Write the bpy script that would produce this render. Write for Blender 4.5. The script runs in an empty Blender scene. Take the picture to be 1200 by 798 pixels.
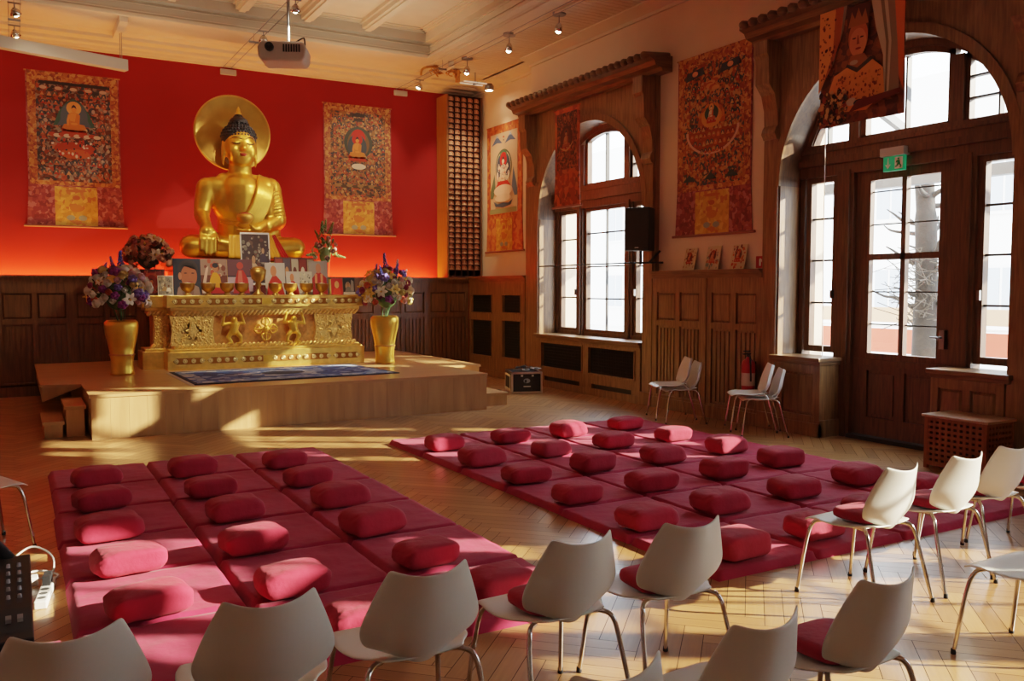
import bpy, math, random
from math import sin, cos, pi, sqrt, radians, atan2, hypot
from mathutils import Vector, Matrix, noise

SC = bpy.context.scene
COL = SC.collection
random.seed(7)

# ------------------------------------------------------------------ materials
def lin(h):
    if not isinstance(h, str):
        return tuple(h)
    h = h.lstrip('#')
    o = []
    for i in (0, 2, 4):
        c = int(h[i:i+2], 16)/255
        o.append(c/12.92 if c <= .04045 else ((c+.055)/1.055)**2.4)
    return tuple(o)

MATS = {}
def nodes(name):
    m = bpy.data.materials.new(name); m.use_nodes = True
    n = m.node_tree.nodes; l = m.node_tree.links
    return m, n, l, n['Principled BSDF']

def mat(name, col, rough=.5, metal=0., var=0., vscale=6., bump=0., bscale=60., coat=0., emit=0., sheen=0., stretch=None, col2=None):
    """plain or noise-mottled surface"""
    if name in MATS: return MATS[name]
    m, n, l, b = nodes(name)
    c = lin(col)
    b.inputs['Base Color'].default_value = (*c, 1)
    b.inputs['Roughness'].default_value = rough
    b.inputs['Metallic'].default_value = metal
    if coat:
        b.inputs['Coat Weight'].default_value = coat; b.inputs['Coat Roughness'].default_value = .15
    if sheen:
        b.inputs['Sheen Weight'].default_value = sheen
    if emit:
        b.inputs['Emission Color'].default_value = (*c, 1); b.inputs['Emission Strength'].default_value = emit
    tc = n.new('ShaderNodeTexCoord')
    src = tc.outputs['Object']
    if stretch:
        mp = n.new('ShaderNodeMapping'); mp.inputs['Scale'].default_value = stretch
        l.new(src, mp.inputs['Vector']); src = mp.outputs['Vector']
    if var or col2:
        t = n.new('ShaderNodeTexNoise'); t.inputs['Scale'].default_value = vscale; t.inputs['Detail'].default_value = 5
        l.new(src, t.inputs['Vector'])
        r = n.new('ShaderNodeValToRGB')
        r.color_ramp.elements[0].position = .32; r.color_ramp.elements[1].position = .68
        if col2:
            a0, a1 = c, lin(col2)
        else:
            a0 = tuple(x*(1-var) for x in c); a1 = tuple(min(1, x*(1+var)) for x in c)
        r.color_ramp.elements[0].color = (*a0, 1); r.color_ramp.elements[1].color = (*a1, 1)
        l.new(t.outputs['Fac'], r.inputs['Fac']); l.new(r.outputs['Color'], b.inputs['Base Color'])
    if bump:
        t = n.new('ShaderNodeTexNoise'); t.inputs['Scale'].default_value = bscale; t.inputs['Detail'].default_value = 4
        l.new(src, t.inputs['Vector'])
        bp = n.new('ShaderNodeBump'); bp.inputs['Strength'].default_value = bump; bp.inputs['Distance'].default_value = .02
        l.new(t.outputs['Fac'], bp.inputs['Height']); l.new(bp.outputs['Normal'], b.inputs['Normal'])
    MATS[name] = m
    return m

def brocade(name, cols, scale=22., rough=.6, metal=0., seed=0.):
    """cell pattern with several colours, for silk and busy painting"""
    if name in MATS: return MATS[name]
    m, n, l, b = nodes(name)
    tc = n.new('ShaderNodeTexCoord')
    mp = n.new('ShaderNodeMapping'); mp.inputs['Location'].default_value = (seed, seed*.7, seed*1.3)
    l.new(tc.outputs['Object'], mp.inputs['Vector'])
    ns = n.new('ShaderNodeTexNoise'); ns.inputs['Scale'].default_value = scale*.5; ns.inputs['Detail'].default_value = 3
    l.new(mp.outputs['Vector'], ns.inputs['Vector'])
    mx = n.new('ShaderNodeVectorMath'); mx.operation = 'MULTIPLY_ADD'
    mx.inputs[1].default_value = (.12, .12, .12)
    l.new(ns.outputs['Color'], mx.inputs[0]); l.new(mp.outputs['Vector'], mx.inputs[2])
    v = n.new('ShaderNodeTexVoronoi'); v.inputs['Scale'].default_value = scale
    l.new(mx.outputs['Vector'], v.inputs['Vector'])
    sep = n.new('ShaderNodeSeparateColor'); l.new(v.outputs['Color'], sep.inputs['Color'])
    r = n.new('ShaderNodeValToRGB'); r.color_ramp.interpolation = 'CONSTANT'
    k = len(cols)
    while len(r.color_ramp.elements) < k: r.color_ramp.elements.new(.5)
    for i, c in enumerate(cols):
        r.color_ramp.elements[i].position = i/k; r.color_ramp.elements[i].color = (*lin(c), 1)
    l.new(sep.outputs['Red'], r.inputs['Fac'])
    l.new(r.outputs['Color'], b.inputs['Base Color'])
    b.inputs['Roughness'].default_value = rough; b.inputs['Metallic'].default_value = metal
    MATS[name] = m
    return m

def wood(name, c1, c2, rough=.42, stretch=(14, 14, 1.2), scale=2.2, coat=0., bump=.08):
    if name in MATS: return MATS[name]
    m, n, l, b = nodes(name)
    tc = n.new('ShaderNodeTexCoord')
    mp = n.new('ShaderNodeMapping'); mp.inputs['Scale'].default_value = stretch
    l.new(tc.outputs['Object'], mp.inputs['Vector'])
    t = n.new('ShaderNodeTexNoise'); t.inputs['Scale'].default_value = scale; t.inputs['Detail'].default_value = 7; t.inputs['Distortion'].default_value = .6
    l.new(mp.outputs['Vector'], t.inputs['Vector'])
    r = n.new('ShaderNodeValToRGB')
    r.color_ramp.elements[0].position = .3; r.color_ramp.elements[1].position = .72
    r.color_ramp.elements[0].color = (*lin(c1), 1); r.color_ramp.elements[1].color = (*lin(c2), 1)
    l.new(t.outputs['Fac'], r.inputs['Fac']); l.new(r.outputs['Color'], b.inputs['Base Color'])
    b.inputs['Roughness'].default_value = rough
    if coat: b.inputs['Coat Weight'].default_value = coat; b.inputs['Coat Roughness'].default_value = .2
    if bump:
        bp = n.new('ShaderNodeBump'); bp.inputs['Strength'].default_value = bump; bp.inputs['Distance'].default_value = .01
        l.new(t.outputs['Fac'], bp.inputs['Height']); l.new(bp.outputs['Normal'], b.inputs['Normal'])
    MATS[name] = m
    return m

def glass(name, tint=(1, 1, 1), gl=.06):
    if name in MATS: return MATS[name]
    m, n, l, b = nodes(name)
    n.remove(b)
    tr = n.new('ShaderNodeBsdfTransparent'); tr.inputs['Color'].default_value = (*tint, 1)
    g = n.new('ShaderNodeBsdfGlossy'); g.inputs['Roughness'].default_value = .02
    mx = n.new('ShaderNodeMixShader'); mx.inputs[0].default_value = gl
    l.new(tr.outputs[0], mx.inputs[1]); l.new(g.outputs[0], mx.inputs[2])
    l.new(mx.outputs[0], n['Material Output'].inputs['Surface'])
    MATS[name] = m
    return m

def parquet():
    m, n, l, b = nodes('parquet')
    at = n.new('ShaderNodeAttribute'); at.attribute_name = 'tone'
    uv = n.new('ShaderNodeUVMap')
    mp = n.new('ShaderNodeMapping'); mp.inputs['Scale'].default_value = (2.5, 34, 1)
    l.new(uv.outputs['UV'], mp.inputs['Vector'])
    t = n.new('ShaderNodeTexNoise'); t.inputs['Scale'].default_value = 1.6; t.inputs['Detail'].default_value = 6
    l.new(mp.outputs['Vector'], t.inputs['Vector'])
    ad = n.new('ShaderNodeMath'); ad.operation = 'MULTIPLY_ADD'; ad.inputs[1].default_value = .55
    l.new(t.outputs['Fac'], ad.inputs[0])
    sp = n.new('ShaderNodeSeparateColor'); l.new(at.outputs['Color'], sp.inputs['Color'])
    m2 = n.new('ShaderNodeMath'); m2.operation = 'MULTIPLY'; m2.inputs[1].default_value = .5
    l.new(sp.outputs['Red'], m2.inputs[0]); l.new(m2.outputs[0], ad.inputs[2])
    r = n.new('ShaderNodeValToRGB')
    e = r.color_ramp.elements
    e[0].position = .12; e[0].color = (*lin('#7f5730'), 1); e[1].position = .9; e[1].color = (*lin('#b98b56'), 1)
    x = e.new(.5); x.color = (*lin('#9d7042'), 1)
    l.new(ad.outputs[0], r.inputs['Fac']); l.new(r.outputs['Color'], b.inputs['Base Color'])
    b.inputs['Roughness'].default_value = .3
    b.inputs['Coat Weight'].default_value = .25; b.inputs['Coat Roughness'].default_value = .22
    return m

# ------------------------------------------------------------------ mesh builder
def catmull(pts, n=6):
    P = [Vector(p) for p in pts]
    if len(P) < 3: return P
    out = []
    for i in range(len(P)-1):
        p0 = P[i-1] if i else P[0]*2-P[1]
        p1, p2 = P[i], P[i+1]
        p3 = P[i+2] if i+2 < len(P) else P[-1]*2-P[-2]
        for k in range(n):
            t = k/n
            out.append(.5*((2*p1)+(-p0+p2)*t+(2*p0-5*p1+4*p2-p3)*t*t+(-p0+3*p1-3*p2+p3)*t**3))
    out.append(P[-1])
    return out

class MB:
    def __init__(s):
        s.v = []; s.f = []; s.mi = []; s.sm = []; s.M = Matrix()
    def add(s, vs, fs, m=0, smooth=False):
        o = len(s.v)
        for p in vs: s.v.append(tuple(s.M @ Vector(p)))
        for f in fs:
            s.f.append(tuple(i+o for i in f)); s.mi.append(m); s.sm.append(smooth)
    def box(s, x0, x1, y0, y1, z0, z1, m=0):
        if x0 > x1: x0, x1 = x1, x0
        if y0 > y1: y0, y1 = y1, y0
        if z0 > z1: z0, z1 = z1, z0
        s.add([(x0,y0,z0),(x1,y0,z0),(x1,y1,z0),(x0,y1,z0),(x0,y0,z1),(x1,y0,z1),(x1,y1,z1),(x0,y1,z1)],
              [(0,3,2,1),(4,5,6,7),(0,1,5,4),(1,2,6,5),(2,3,7,6),(3,0,4,7)], m)
    def tube(s, path, r, n=10, m=0, caps=True):
        P = [Vector(p) for p in path]
        R = r if isinstance(r, (list, tuple)) else [r]*len(P)
        vs = []; up = None
        for i, p in enumerate(P):
            t = (P[min(i+1, len(P)-1)]-P[max(i-1, 0)]).normalized()
            if up is None:
                up = Vector((0,0,1)) if abs(t.z) < .9 else Vector((1,0,0))
            a = (up-t*up.dot(t)).normalized(); up = a
            b = t.cross(a)
            for k in range(n):
                w = 2*pi*k/n
                vs.append(p+(a*cos(w)+b*sin(w))*R[i])
        fs = []
        for i in range(len(P)-1):
            for k in range(n):
                k2 = (k+1) % n
                fs.append((i*n+k, i*n+k2, (i+1)*n+k2, (i+1)*n+k))
        s.add(vs, fs, m, True)
        if caps:
            s.add(vs[:n], [tuple(range(n-1, -1, -1))], m); s.add(vs[-n:], [tuple(range(n))], m)
    def lathe(s, prof, n=24, c=(0,0,0), m=0, close=True, ripple=0, rn=8):
        vs = []
        for (r, z) in prof:
            for k in range(n):
                w = 2*pi*k/n
                q = r*(1+ripple*cos(rn*w))
                vs.append((c[0]+q*cos(w), c[1]+q*sin(w), c[2]+z))
        fs = []
        for i in range(len(prof)-1):
            for k in range(n):
                k2 = (k+1) % n
                fs.append((i*n+k, i*n+k2, (i+1)*n+k2, (i+1)*n+k))
        s.add(vs, fs, m, True)
        if close:
            if prof[0][0] > 1e-5: s.add(vs[:n], [tuple(range(n-1, -1, -1))], m)
            if prof[-1][0] > 1e-5: s.add(vs[-n:], [tuple(range(n))], m)
    def ball(s, c, r, nu=16, nv=10, m=0, e=1.0):
        if not isinstance(r, (list, tuple)): r = (r, r, r)
        def pw(x): return math.copysign(abs(x)**e, x)
        vs = []
        for j in range(nv+1):
            ph = -pi/2+pi*j/nv
            for i in range(nu):
                th = 2*pi*i/nu
                vs.append((c[0]+r[0]*pw(cos(ph))*pw(cos(th)), c[1]+r[1]*pw(cos(ph))*pw(sin(th)), c[2]+r[2]*pw(sin(ph))))
        fs = []
        for j in range(nv):
            for i in range(nu):
                i2 = (i+1) % nu
                fs.append((j*nu+i, j*nu+i2, (j+1)*nu+i2, (j+1)*nu+i))
        s.add(vs, fs, m, True)
    def capsule(s, a, b, ra, rb, n=14, m=0):
        a, b = Vector(a), Vector(b)
        d = (b-a)
        if d.length < 1e-6: s.ball(a, ra, m=m); return
        t = d.normalized(); P = []; R = []
        for k in range(5):
            w = pi/2*k/4
            P.append(a-t*ra*cos(w)); R.append(max(ra*sin(w), 1e-4))
        for k in range(5):
            w = pi/2*k/4
            P.append(b+t*rb*sin(w)); R.append(max(rb*cos(w), 1e-4))
        s.tube(P, R, n, m, caps=False)
    def grid(s, fn, nu, nv, m=0, smooth=True):
        vs = [fn(i/nu, j/nv) for j in range(nv+1) for i in range(nu+1)]
        w = nu+1
        fs = [(j*w+i, j*w+i+1, (j+1)*w+i+1, (j+1)*w+i) for j in range(nv) for i in range(nu)]
        s.add(vs, fs, m, smooth)
    def poly(s, pts, m=0):
        s.add(pts, [tuple(range(len(pts)))], m)
    def prism(s, pts, f, d0, d1, m=0, smooth=False):
        """polygon pts (a,b) extruded between depth d0 and d1; f(a,b,d)->xyz"""
        n = len(pts)
        vs = [f(a, b, d0) for a, b in pts]+[f(a, b, d1) for a, b in pts]
        fs = [tuple(range(n-1, -1, -1)), tuple(range(n, 2*n))]+[(i, (i+1) % n, n+(i+1) % n, n+i) for i in range(n)]
        s.add(vs, fs, m, smooth)
    def obj(s, name, mats, parent=None, bevel=0., sub=0, solid=0., remesh=0., smooth_it=4):
        me = bpy.data.meshes.new(name)
        me.from_pydata(s.v, [], s.f)
        if not isinstance(mats, (list, tuple)): mats = [mats]
        for x in mats: me.materials.append(x)
        me.polygons.foreach_set('material_index', s.mi)
        me.polygons.foreach_set('use_smooth', s.sm)
        me.update()
        o = bpy.data.objects.new(name, me); COL.objects.link(o)
        if parent: o.parent = parent
        if remesh:
            md = o.modifiers.new('Remesh', 'REMESH'); md.mode = 'VOXEL'; md.voxel_size = remesh; md.use_smooth_shade = True
            ms = o.modifiers.new('Smooth', 'SMOOTH'); ms.factor = .5; ms.iterations = smooth_it
        if solid:
            md = o.modifiers.new('Solid', 'SOLIDIFY'); md.thickness = solid; md.offset = 0
        if bevel:
            md = o.modifiers.new('Bevel', 'BEVEL'); md.width = bevel; md.segments = 2; md.limit_method = 'ANGLE'; md.angle_limit = radians(40)
        if sub:
            md = o.modifiers.new('Sub', 'SUBSURF'); md.levels = sub; md.render_levels = sub
        return o

def thing(name, label, cat, loc=(0,0,0), rotz=0., group=None):
    o = bpy.data.objects.new(name, None); COL.objects.link(o)
    o.empty_display_size = .1
    o.location = loc; o.rotation_euler = (0, 0, rotz)
    o['label'] = label; o['category'] = cat
    if group: o['group'] = group
    return o
def tag(o, label, cat, group=None, kind=None):
    o['label'] = label; o['category'] = cat
    if group: o['group'] = group
    if kind: o['kind'] = kind
    return o
def struct(mb, name, mats, parent=None, label=None, **k):
    o = mb.obj(name, mats, parent, **k)
    if parent is None: o['kind'] = 'structure'
    if label: o['label'] = label
    return o
def dup(root, loc=None, rotz=None, label=None, group=None, scale=None):
    r = root.copy(); COL.objects.link(r)
    if loc is not None: r.location = loc
    if rotz is not None: r.rotation_euler = (0, 0, rotz)
    if label: r['label'] = label
    if group: r['group'] = group
    if scale: r.scale = scale
    for ch in root.children:
        c = ch.copy(); COL.objects.link(c); c.parent = r
        for g in ch.children:
            d = g.copy(); COL.objects.link(d); d.parent = c
    return r

ORD = ['first','second','third','fourth','fifth','sixth','seventh','eighth','ninth','tenth','eleventh','twelfth','thirteenth','fourteenth','fifteenth','sixteenth','seventeenth','eighteenth','nineteenth','twentieth']
def ordi(i):
    if i < 20: return ORD[i]
    tens = {2: 'twenty', 3: 'thirty'}[(i+1)//10]
    r = (i+1) % 10
    return {'twenty': 'twentieth', 'thirty': 'thirtieth'}[tens] if r == 0 else tens+'-'+ORD[r-1]

# ------------------------------------------------------------------ palette
OAK = wood('oak_panelling', '#694a2d', '#956f46', rough=.4, coat=.15)
OAKX = wood('oak_panelling_lengthwise', '#5c3f26', '#86623c', rough=.4, stretch=(1.2, 1.2, 14), coat=.15)
DOAK = wood('dark_oak', '#52361f', '#7c5532', rough=.42, coat=.1)
FRAME = wood('window_oak', '#452e1e', '#6b4a30', rough=.42)
STAGEW = wood('stage_oak', '#a47a4c', '#c2955f', rough=.35, stretch=(5, 5, .6), scale=1.6, coat=.15)
STAGET = wood('stage_oak_top', '#a67c4e', '#bd905c', rough=.32, stretch=(.6, 5, 5), scale=1.6, coat=.2)
PLASTER = mat('cream_plaster', '#dcc2a6', .9, var=.03, vscale=2, bump=.05, bscale=30)
CEIL = mat('cream_ceiling_paint', '#d2bda2', .75, var=.04, vscale=3)
CEILG = mat('grey_cream_fascia', '#b5a590', .75)
REDW = mat('red_wall_paint', '#940a05', .85, var=.04, vscale=1.5)
GOLD = mat('gold_leaf', '#e6b648', .34, .85, var=.08, vscale=9, bump=.03, bscale=14)
GOLDM = mat('matt_gold', '#d8a84a', .40, .6, var=.08, vscale=5)
GOLDC = mat('carved_gold', '#ecc470', .33, .85, var=.2, vscale=30, bump=.35, bscale=60)
GOLDO = mat('orange_gold', '#cf914a', .40, .6, var=.2, vscale=20)
HAIR = mat('blue_black_hair', '#15161f', .6, bump=.3, bscale=80)
CHROME = mat('chrome', '#c9c6c2', .12, 1.)
STEEL = mat('brushed_steel', '#8d8d8e', .35, 1.)
WHITEP = mat('white_chair_plastic', '#dfdcd2', .38)
BLACK = mat('black_plastic', '#0d0d0f', .45)
BLACKM = mat('black_mesh', '#1d1814', .7, bump=.5, bscale=300)
RUBBER = mat('black_rubber', '#0b0b0b', .8)
WHITE = mat('white_paint', '#e8e6e0', .5)
CRIM = mat('crimson_cotton', '#a31834', .9, var=.1, vscale=7, bump=.22, bscale=26, sheen=.04)
CRIMM = mat('crimson_mat_cotton', '#a0153c', .92, var=.1, vscale=4, bump=.26, bscale=14, sheen=.04)
GLASS = glass('window_glass')
LAMP = mat('lamp_glow', '#fff0d0', .5, emit=40)
GREYP = mat('grey_plastic', '#b4aaa0', .5)

# ------------------------------------------------------------------ room
XM = 8.20
XW, XP, XF = 8.12, 8.45, 8.5      # wainscot face, plaster face, window frame face
YB, YR = 16.0, 16.5               # back panelling face, red wall
XL, YN = -4.5, -3.5               # unseen left and near walls

def RW(y):   # frame of the right wall: local x runs toward the camera, local -y into the room
    return Matrix.Translation((0, y, 0)) @ Matrix.Rotation(-pi/2, 4, 'Z')

# floor: herringbone oak
def build_floor():
    L, W = .60, .10
    mb = MB(); tones = []; uvs = []
    ca = cos(pi/4); sa = sin(pi/4); g = .0018
    def plank(x, y, w, h, vert):
        cx, cy = x+w/2, y+h/2
        X = cx*ca-cy*sa; Y = cx*sa+cy*ca
        if not (XL-.4 < X < 9.2 and YN-.4 < Y < 16.9): return
        pts = []
        for (px, py) in ((x+g, y+g), (x+w-g, y+g), (x+w-g, y+h-g), (x+g, y+h-g)):
            pts.append((min(max(px*ca-py*sa, XL), 8.85), min(max(px*sa+py*ca, YN), 16.6), 0))
        mb.add(pts, [(0, 1, 2, 3)])
        tones.append(random.random())
        o = random.random()*40
        uvs.append([(o, o), (o+L, o), (o+L, o+W), (o, o+W)] if not vert else [(o, o), (o, o+W), (o+L, o+W), (o+L, o)])
    for c in range(-30, 60):
        for k in range(-260, 360):
            x, y = k*W+c*L, k*W-c*L
            X = x*ca-y*sa; Y = x*sa+y*ca
            if XL-1.5 < X < 10.5 and YN-1.5 < Y < 18:
                plank(x, y, L, W, False); plank(x+L, y+W-L, W, L, True)
    mb.add([(XL, YN, -.004), (8.85, YN, -.004), (8.85, 16.6, -.004), (XL, 16.6, -.004)], [(0, 1, 2, 3)], 1)
    tones.append(0); uvs.append([(0, 0)]*4)
    o = struct(mb, 'floor', [parquet(), mat('parquet_gap', '#2a1608', .8)])
    me = o.data
    ca_ = me.color_attributes.new('tone', 'FLOAT_COLOR', 'CORNER')
    ul = me.uv_layers.new(name='UVMap')
    for p in me.polygons:
        t = tones[p.index]
        for j, li in enumerate(p.loop_indices):
            ca_.data[li].color = (t, t, t, 1); ul.data[li].uv = uvs[p.index][j]
build_floor()

# outer shell
mb = MB(); mb.box(XL, 9.0, YR, YR+.25, 0, 6.6); struct(mb, 'wall_back', REDW)
mb = MB(); mb.box(XL-.2, XL, YN, YR, 0, 6.6); struct(mb, 'wall_left', PLASTER)
mb = MB(); mb.box(XL, 9.0, YN-.2, YN, 0, 6.6); struct(mb, 'wall_front', PLASTER)
WIN = [(10.30, 13.25, .90), (4.80, 7.65, 0.), (-1.0, 1.9, .90)]
def build_right_wall():
    mb = MB()
    t = 4.42; X1 = XP+.45
    edges = [YN, WIN[2][0], WIN[2][1], WIN[1][0], WIN[1][1], WIN[0][0], WIN[0][1], YR]
    for i in range(0, 8, 2): mb.box(XP, X1, edges[i], edges[i+1], 0, 6.6)
    mb.box(XM, XP, YN, 13.68, 4.83, 6.6); mb.box(XM, XP, 7.72, 10.08, 0, 4.83)
    for y0, y1, zs in WIN:
        mb.box(XP, X1, y0, y1, t, 6.6)
        if zs: mb.box(XP, X1, y0, y1, 0, zs-.02)
    struct(mb, 'wall_right', PLASTER)
build_right_wall()

# ceiling: perimeter soffit, stepped fascia, raised field with beams, beadboard strip
def build_ceiling():
    zs, zf = 5.85, 6.25
    x0, x1, y0, y1 = -2.6, 6.55, -1.5, 14.45
    mb = MB()
    mb.box(XL, x0, YN, YR, zs, zs+.7); mb.box(x1, 9.0, YN, YR, zs, zs+.7)
    mb.box(x0, x1, y1, YR, zs, zs+.7); mb.box(x0, x1, YN, y0, zs, zs+.7)
    mb.box(x0, x1, y0, y1, zf, zf+.3)
    # second step toward the field
    s = .14; z2 = 6.06
    mb.box(x1-s, x1, y0, y1, z2, zf); mb.box(x0, x0+s, y0, y1, z2, zf)
    mb.box(x0+s, x1-s, y1-s, y1, z2, zf, 1); mb.box(x0+s, x1-s, y0, y0+s, z2, zf, 1)
    # grey face of the back fascia and its fine mouldings
    mb.box(x0, x1, y1-.012, y1, zs+.015, z2-.02, 1)
    mb.box(x0, x1, y1-.03, y1, zs-.02, zs+.02); mb.box(x1-.03, x1, y0, y1, zs-.02, zs+.02)
    mb.box(x1-.05, x1+.06, y0, y1, zs-.035, zs)
    mb.box(x0, x1+.06, y1-.02, y1+.05, zs-.03, zs)
    for k in range(3):
        mb.box(x1+.02+.05*k, x1+.05+.05*k, y0, y1, zs-.03+.006*k, zs)
    for dz in (.05, .16): mb.box(x0, x1, y1-.022, y1, zs+dz, zs+dz+.012); mb.box(x1-.022, x1, y0, y1, zs+dz, zs+dz+.012)
    for k in range(3): mb.box(x0, x1-s, y1-s-.05-.05*k, y1-s, zf-.02-.012*(2-k), zf-.012*(2-k), 0)
    for k in range(3): mb.box(x1-s-.05-.05*k, x1-s, y0, y1-s, zf-.02-.012*(2-k), zf-.012*(2-k), 0)
    struct(mb, 'ceiling', [CEIL, CEILG])
    mb = MB()
    for k in range(8):
        x = 5.34-1.045*k
        mb.box(x-.10, x+.10, y0+s, y1-s, 6.12, zf); mb.box(x-.14, x+.14, y0+s, y1-s, 6.19, zf)
        mb.box(x-.05, x+.05, y0+s, y1-s, 6.09, 6.13)
    struct(mb, 'trim_1', CEIL, label='cream ceiling beams running along the coffered ceiling')
    mb = MB()     # beadboard strip along the window wall
    y = YN
    while y < 16.4:
        mb.box(7.15, 8.12, y+.006, y+.112, zs-.014, zs); y += .12
    mb.box(7.10, 7.15, YN, 16.4, zs-.03, zs); mb.box(6.75, 6.79, YN, 16.4, zs-.02, zs)
    struct(mb, 'trim_2', CEIL, label='beadboard strip of the ceiling along the window wall')
    def cove(mb, f):   # profile in (out from wall, z)
        pr = [(0, 5.70), (.04, 5.70), (.05, 5.74), (.09, 5.76), (.16, 5.79), (.24, 5.82), (.25, 5.85), (.33, 5.85), (.33, 5.86), (0, 5.86)]
        mb.prism(pr, f, 0, 1)
    mb = MB(); cove(mb, lambda a, z, d: (XM-a, YN+(13.68-YN)*d, z)); cove(mb, lambda a, z, d: (XP-a, 13.68+(YR-13.68)*d, z)); struct(mb, 'trim_3', CEIL)
    mb = MB()
    pr = [(0, 5.725), (.05, 5.725), (.06, 5.755), (.14, 5.76), (.14, 5.735), (.20, 5.735), (.22, 5.775), (.40, 5.78), (.40, 5.755), (.45, 5.755), (.47, 5.80), (.72, 5.81), (.72, 5.785), (.78, 5.785), (.80, 5.83), (1.0, 5.835), (1.02, 5.85), (0, 5.85)]
    mb.prism(pr, lambda a, z, d: (XL+(XP-XL)*d, YR-a, z), 0, 1)
    for x in (1.55, 7.0): mb.box(x-.06, x+.06, 14.5, 15.6, 5.74, 5.85)
    struct(mb, 'trim_4', CEIL, label='stepped cream cornice above the red wall')
build_ceiling()

# ---- panelling
def panel_block(mb, x0, x1, z0, z1, cols, rows, d=.035, stile=.07, rail=.08, rib=(), m=0):
    """framed raised panels; rows = list of (z0,z1); face at y=0, toward -y"""
    mb.box(x0, x1, 0, .06, z0, z1, m)
    w = (x1-x0-stile*(cols+1))/cols
    xs = [x0+stile+(w+stile)*i for i in range(cols)]
    for i in range(cols+1):
        a = x0+(w+stile)*i; mb.box(a, a+stile, -d, 0, z0, z1, m)
    zz = z0
    for (a, b) in rows+[(z1, z1)]:
        if a-zz > .001:
            for x in xs: mb.box(x, x+w, -d, 0, zz, a, m)
        zz = b
    for ri, (a, b) in enumerate(rows):
        for x in xs:
            if ri in rib:
                k = max(3, int(w/.075)); q = (w-.04)/k
                for j in range(k):
                    mb.box(x+.02+q*j+.012, x+.02+q*(j+1)-.012, -.022, 0, a+.03, b-.03, m)
            else:
                i = min(.035, w*.2)
                vs = [(x+.012,0,a+.012),(x+w-.012,0,a+.012),(x+w-.012,0,b-.012),(x+.012,0,b-.012),
                      (x+i,-.02,a+i),(x+w-i,-.02,a+i),(x+w-i,-.02,b-i),(x+i,-.02,b-i)]
                mb.add(vs, [(4,5,6,7),(0,1,5,4),(1,2,6,5),(2,3,7,6),(3,0,4,7)], m)
def cap_rail(mb, x0, x1, z, m=0, dep=.10):
    mb.box(x0, x1, -.05, .06, z-.11, z-.04, m); mb.box(x0, x1, -.075, .06, z-.045, z-.02, m); mb.box(x0, x1, -dep, .40 if m == 0 else .3, z-.022, z, m)
def skirting(mb, x0, x1, h=.16, m=0):
    mb.box(x0, x1, -.05, 0, 0, h, m); mb.box(x0, x1, -.035, 0, h, h+.03, m)

mb = MB(); mb.M = Matrix.Translation((0, YB, 0))
x = XL; n = 0
while x < 8.0:
    x1 = min(x+1.06, 8.08)
    panel_block(mb, x, x1, 0, 1.90, 2, [(.22, 1.16), (1.24, 1.66)], rib=(0,))
    x = x1
struct(mb, 'wall_panelling_back', DOAK, label='dark oak panelling below the red wall')
mb = MB(); mb.M = Matrix.Translation((0, YB, 0))
mb.box(XL, 8.1, -.05, .06, 1.84, 1.91); mb.box(XL, 8.1, -.09, .06, 1.91, 1.95)
struct(mb, 'trim_5', DOAK)
mb = MB(); mb.M = Matrix.Translation((0, YB, 0)); mb.box(XL, 8.1, .06, .5, 1.74, 1.78)
struct(mb, 'trim_6', DOAK)
mb = MB(); mb.M = Matrix.Translation((0, YB, 0)); skirting(mb, XL, 8.1); struct(mb, 'baseboard_back', DOAK)

# ---- right wall, radiator covers with mesh (things), panel doors, ledges
def radiator_cover(label, y_top, y_bot, ztop, cells, vents=()):
    t = thing('radiator_cover', label, 'radiator cover', (XW, y_top, 0), -pi/2)
    w = y_top-y_bot
    mb = MB()
    # frame built as the panel minus its openings: slabs between sorted cells
    xs = sorted({0, w}|{c[0] for c in cells}|{c[1] for c in cells})
    zs = sorted({0, ztop}|{c[2] for c in cells}|{c[3] for c in cells}|{v[2] for v in vents}|{v[3] for v in vents})
    xs = sorted(set(xs)|{v[0] for v in vents}|{v[1] for v in vents})
    holes = list(cells)+list(vents)
    for i in range(len(xs)-1):
        for j in range(len(zs)-1):
            cx, cz = (xs[i]+xs[i+1])/2, (zs[j]+zs[j+1])/2
            if not any(h[0] < cx < h[1] and h[2] < cz < h[3] for h in holes):
                mb.box(xs[i], xs[i+1], -.03, .03, zs[j], zs[j+1])
    for c in cells:
        q = .022
        mb.box(c[0]-q, c[1]+q, -.045, -.03, c[2]-q, c[2]); mb.box(c[0]-q, c[1]+q, -.045, -.03, c[3], c[3]+q)
        mb.box(c[0]-q, c[0], -.045, -.03, c[2], c[3]); mb.box(c[1], c[1]+q, -.045, -.03, c[2], c[3])
    mb.box(0, w, -.04, -.03, 0, .12)
    mb.obj('frame', OAK, t)
    for c in cells:
        g = MB()
        g.box(c[0], c[1], .02, .03, c[2], c[3])
        n = int((c[1]-c[0])/.035)
        for i in range(n): g.box(c[0]+(i+.35)*(c[1]-c[0])/n, c[0]+(i+.65)*(c[1]-c[0])/n, .008, .02, c[2], c[3])
        n = int((c[3]-c[2])/.05)
        for i in range(n): g.box(c[0], c[1], .004, .012, c[2]+(i+.42)*(c[3]-c[2])/n, c[2]+(i+.58)*(c[3]-c[2])/n)
        g.obj('grille', BLACKM, t)
    for v in vents:
        g = MB(); g.box(v[0], v[1], .02, .03, v[2], v[3]); g.obj('vent_slot', BLACK, t)
    return t
radiator_cover('tall oak cover with dark mesh panels in the back right corner', 15.96, 13.72, 1.86,
    [(.10, .98, 1.26, 1.60), (.10, .98, .40, 1.10), (1.42, 2.10, 1.28, 1.60), (1.42, 2.10, .42, 1.12)])
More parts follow.
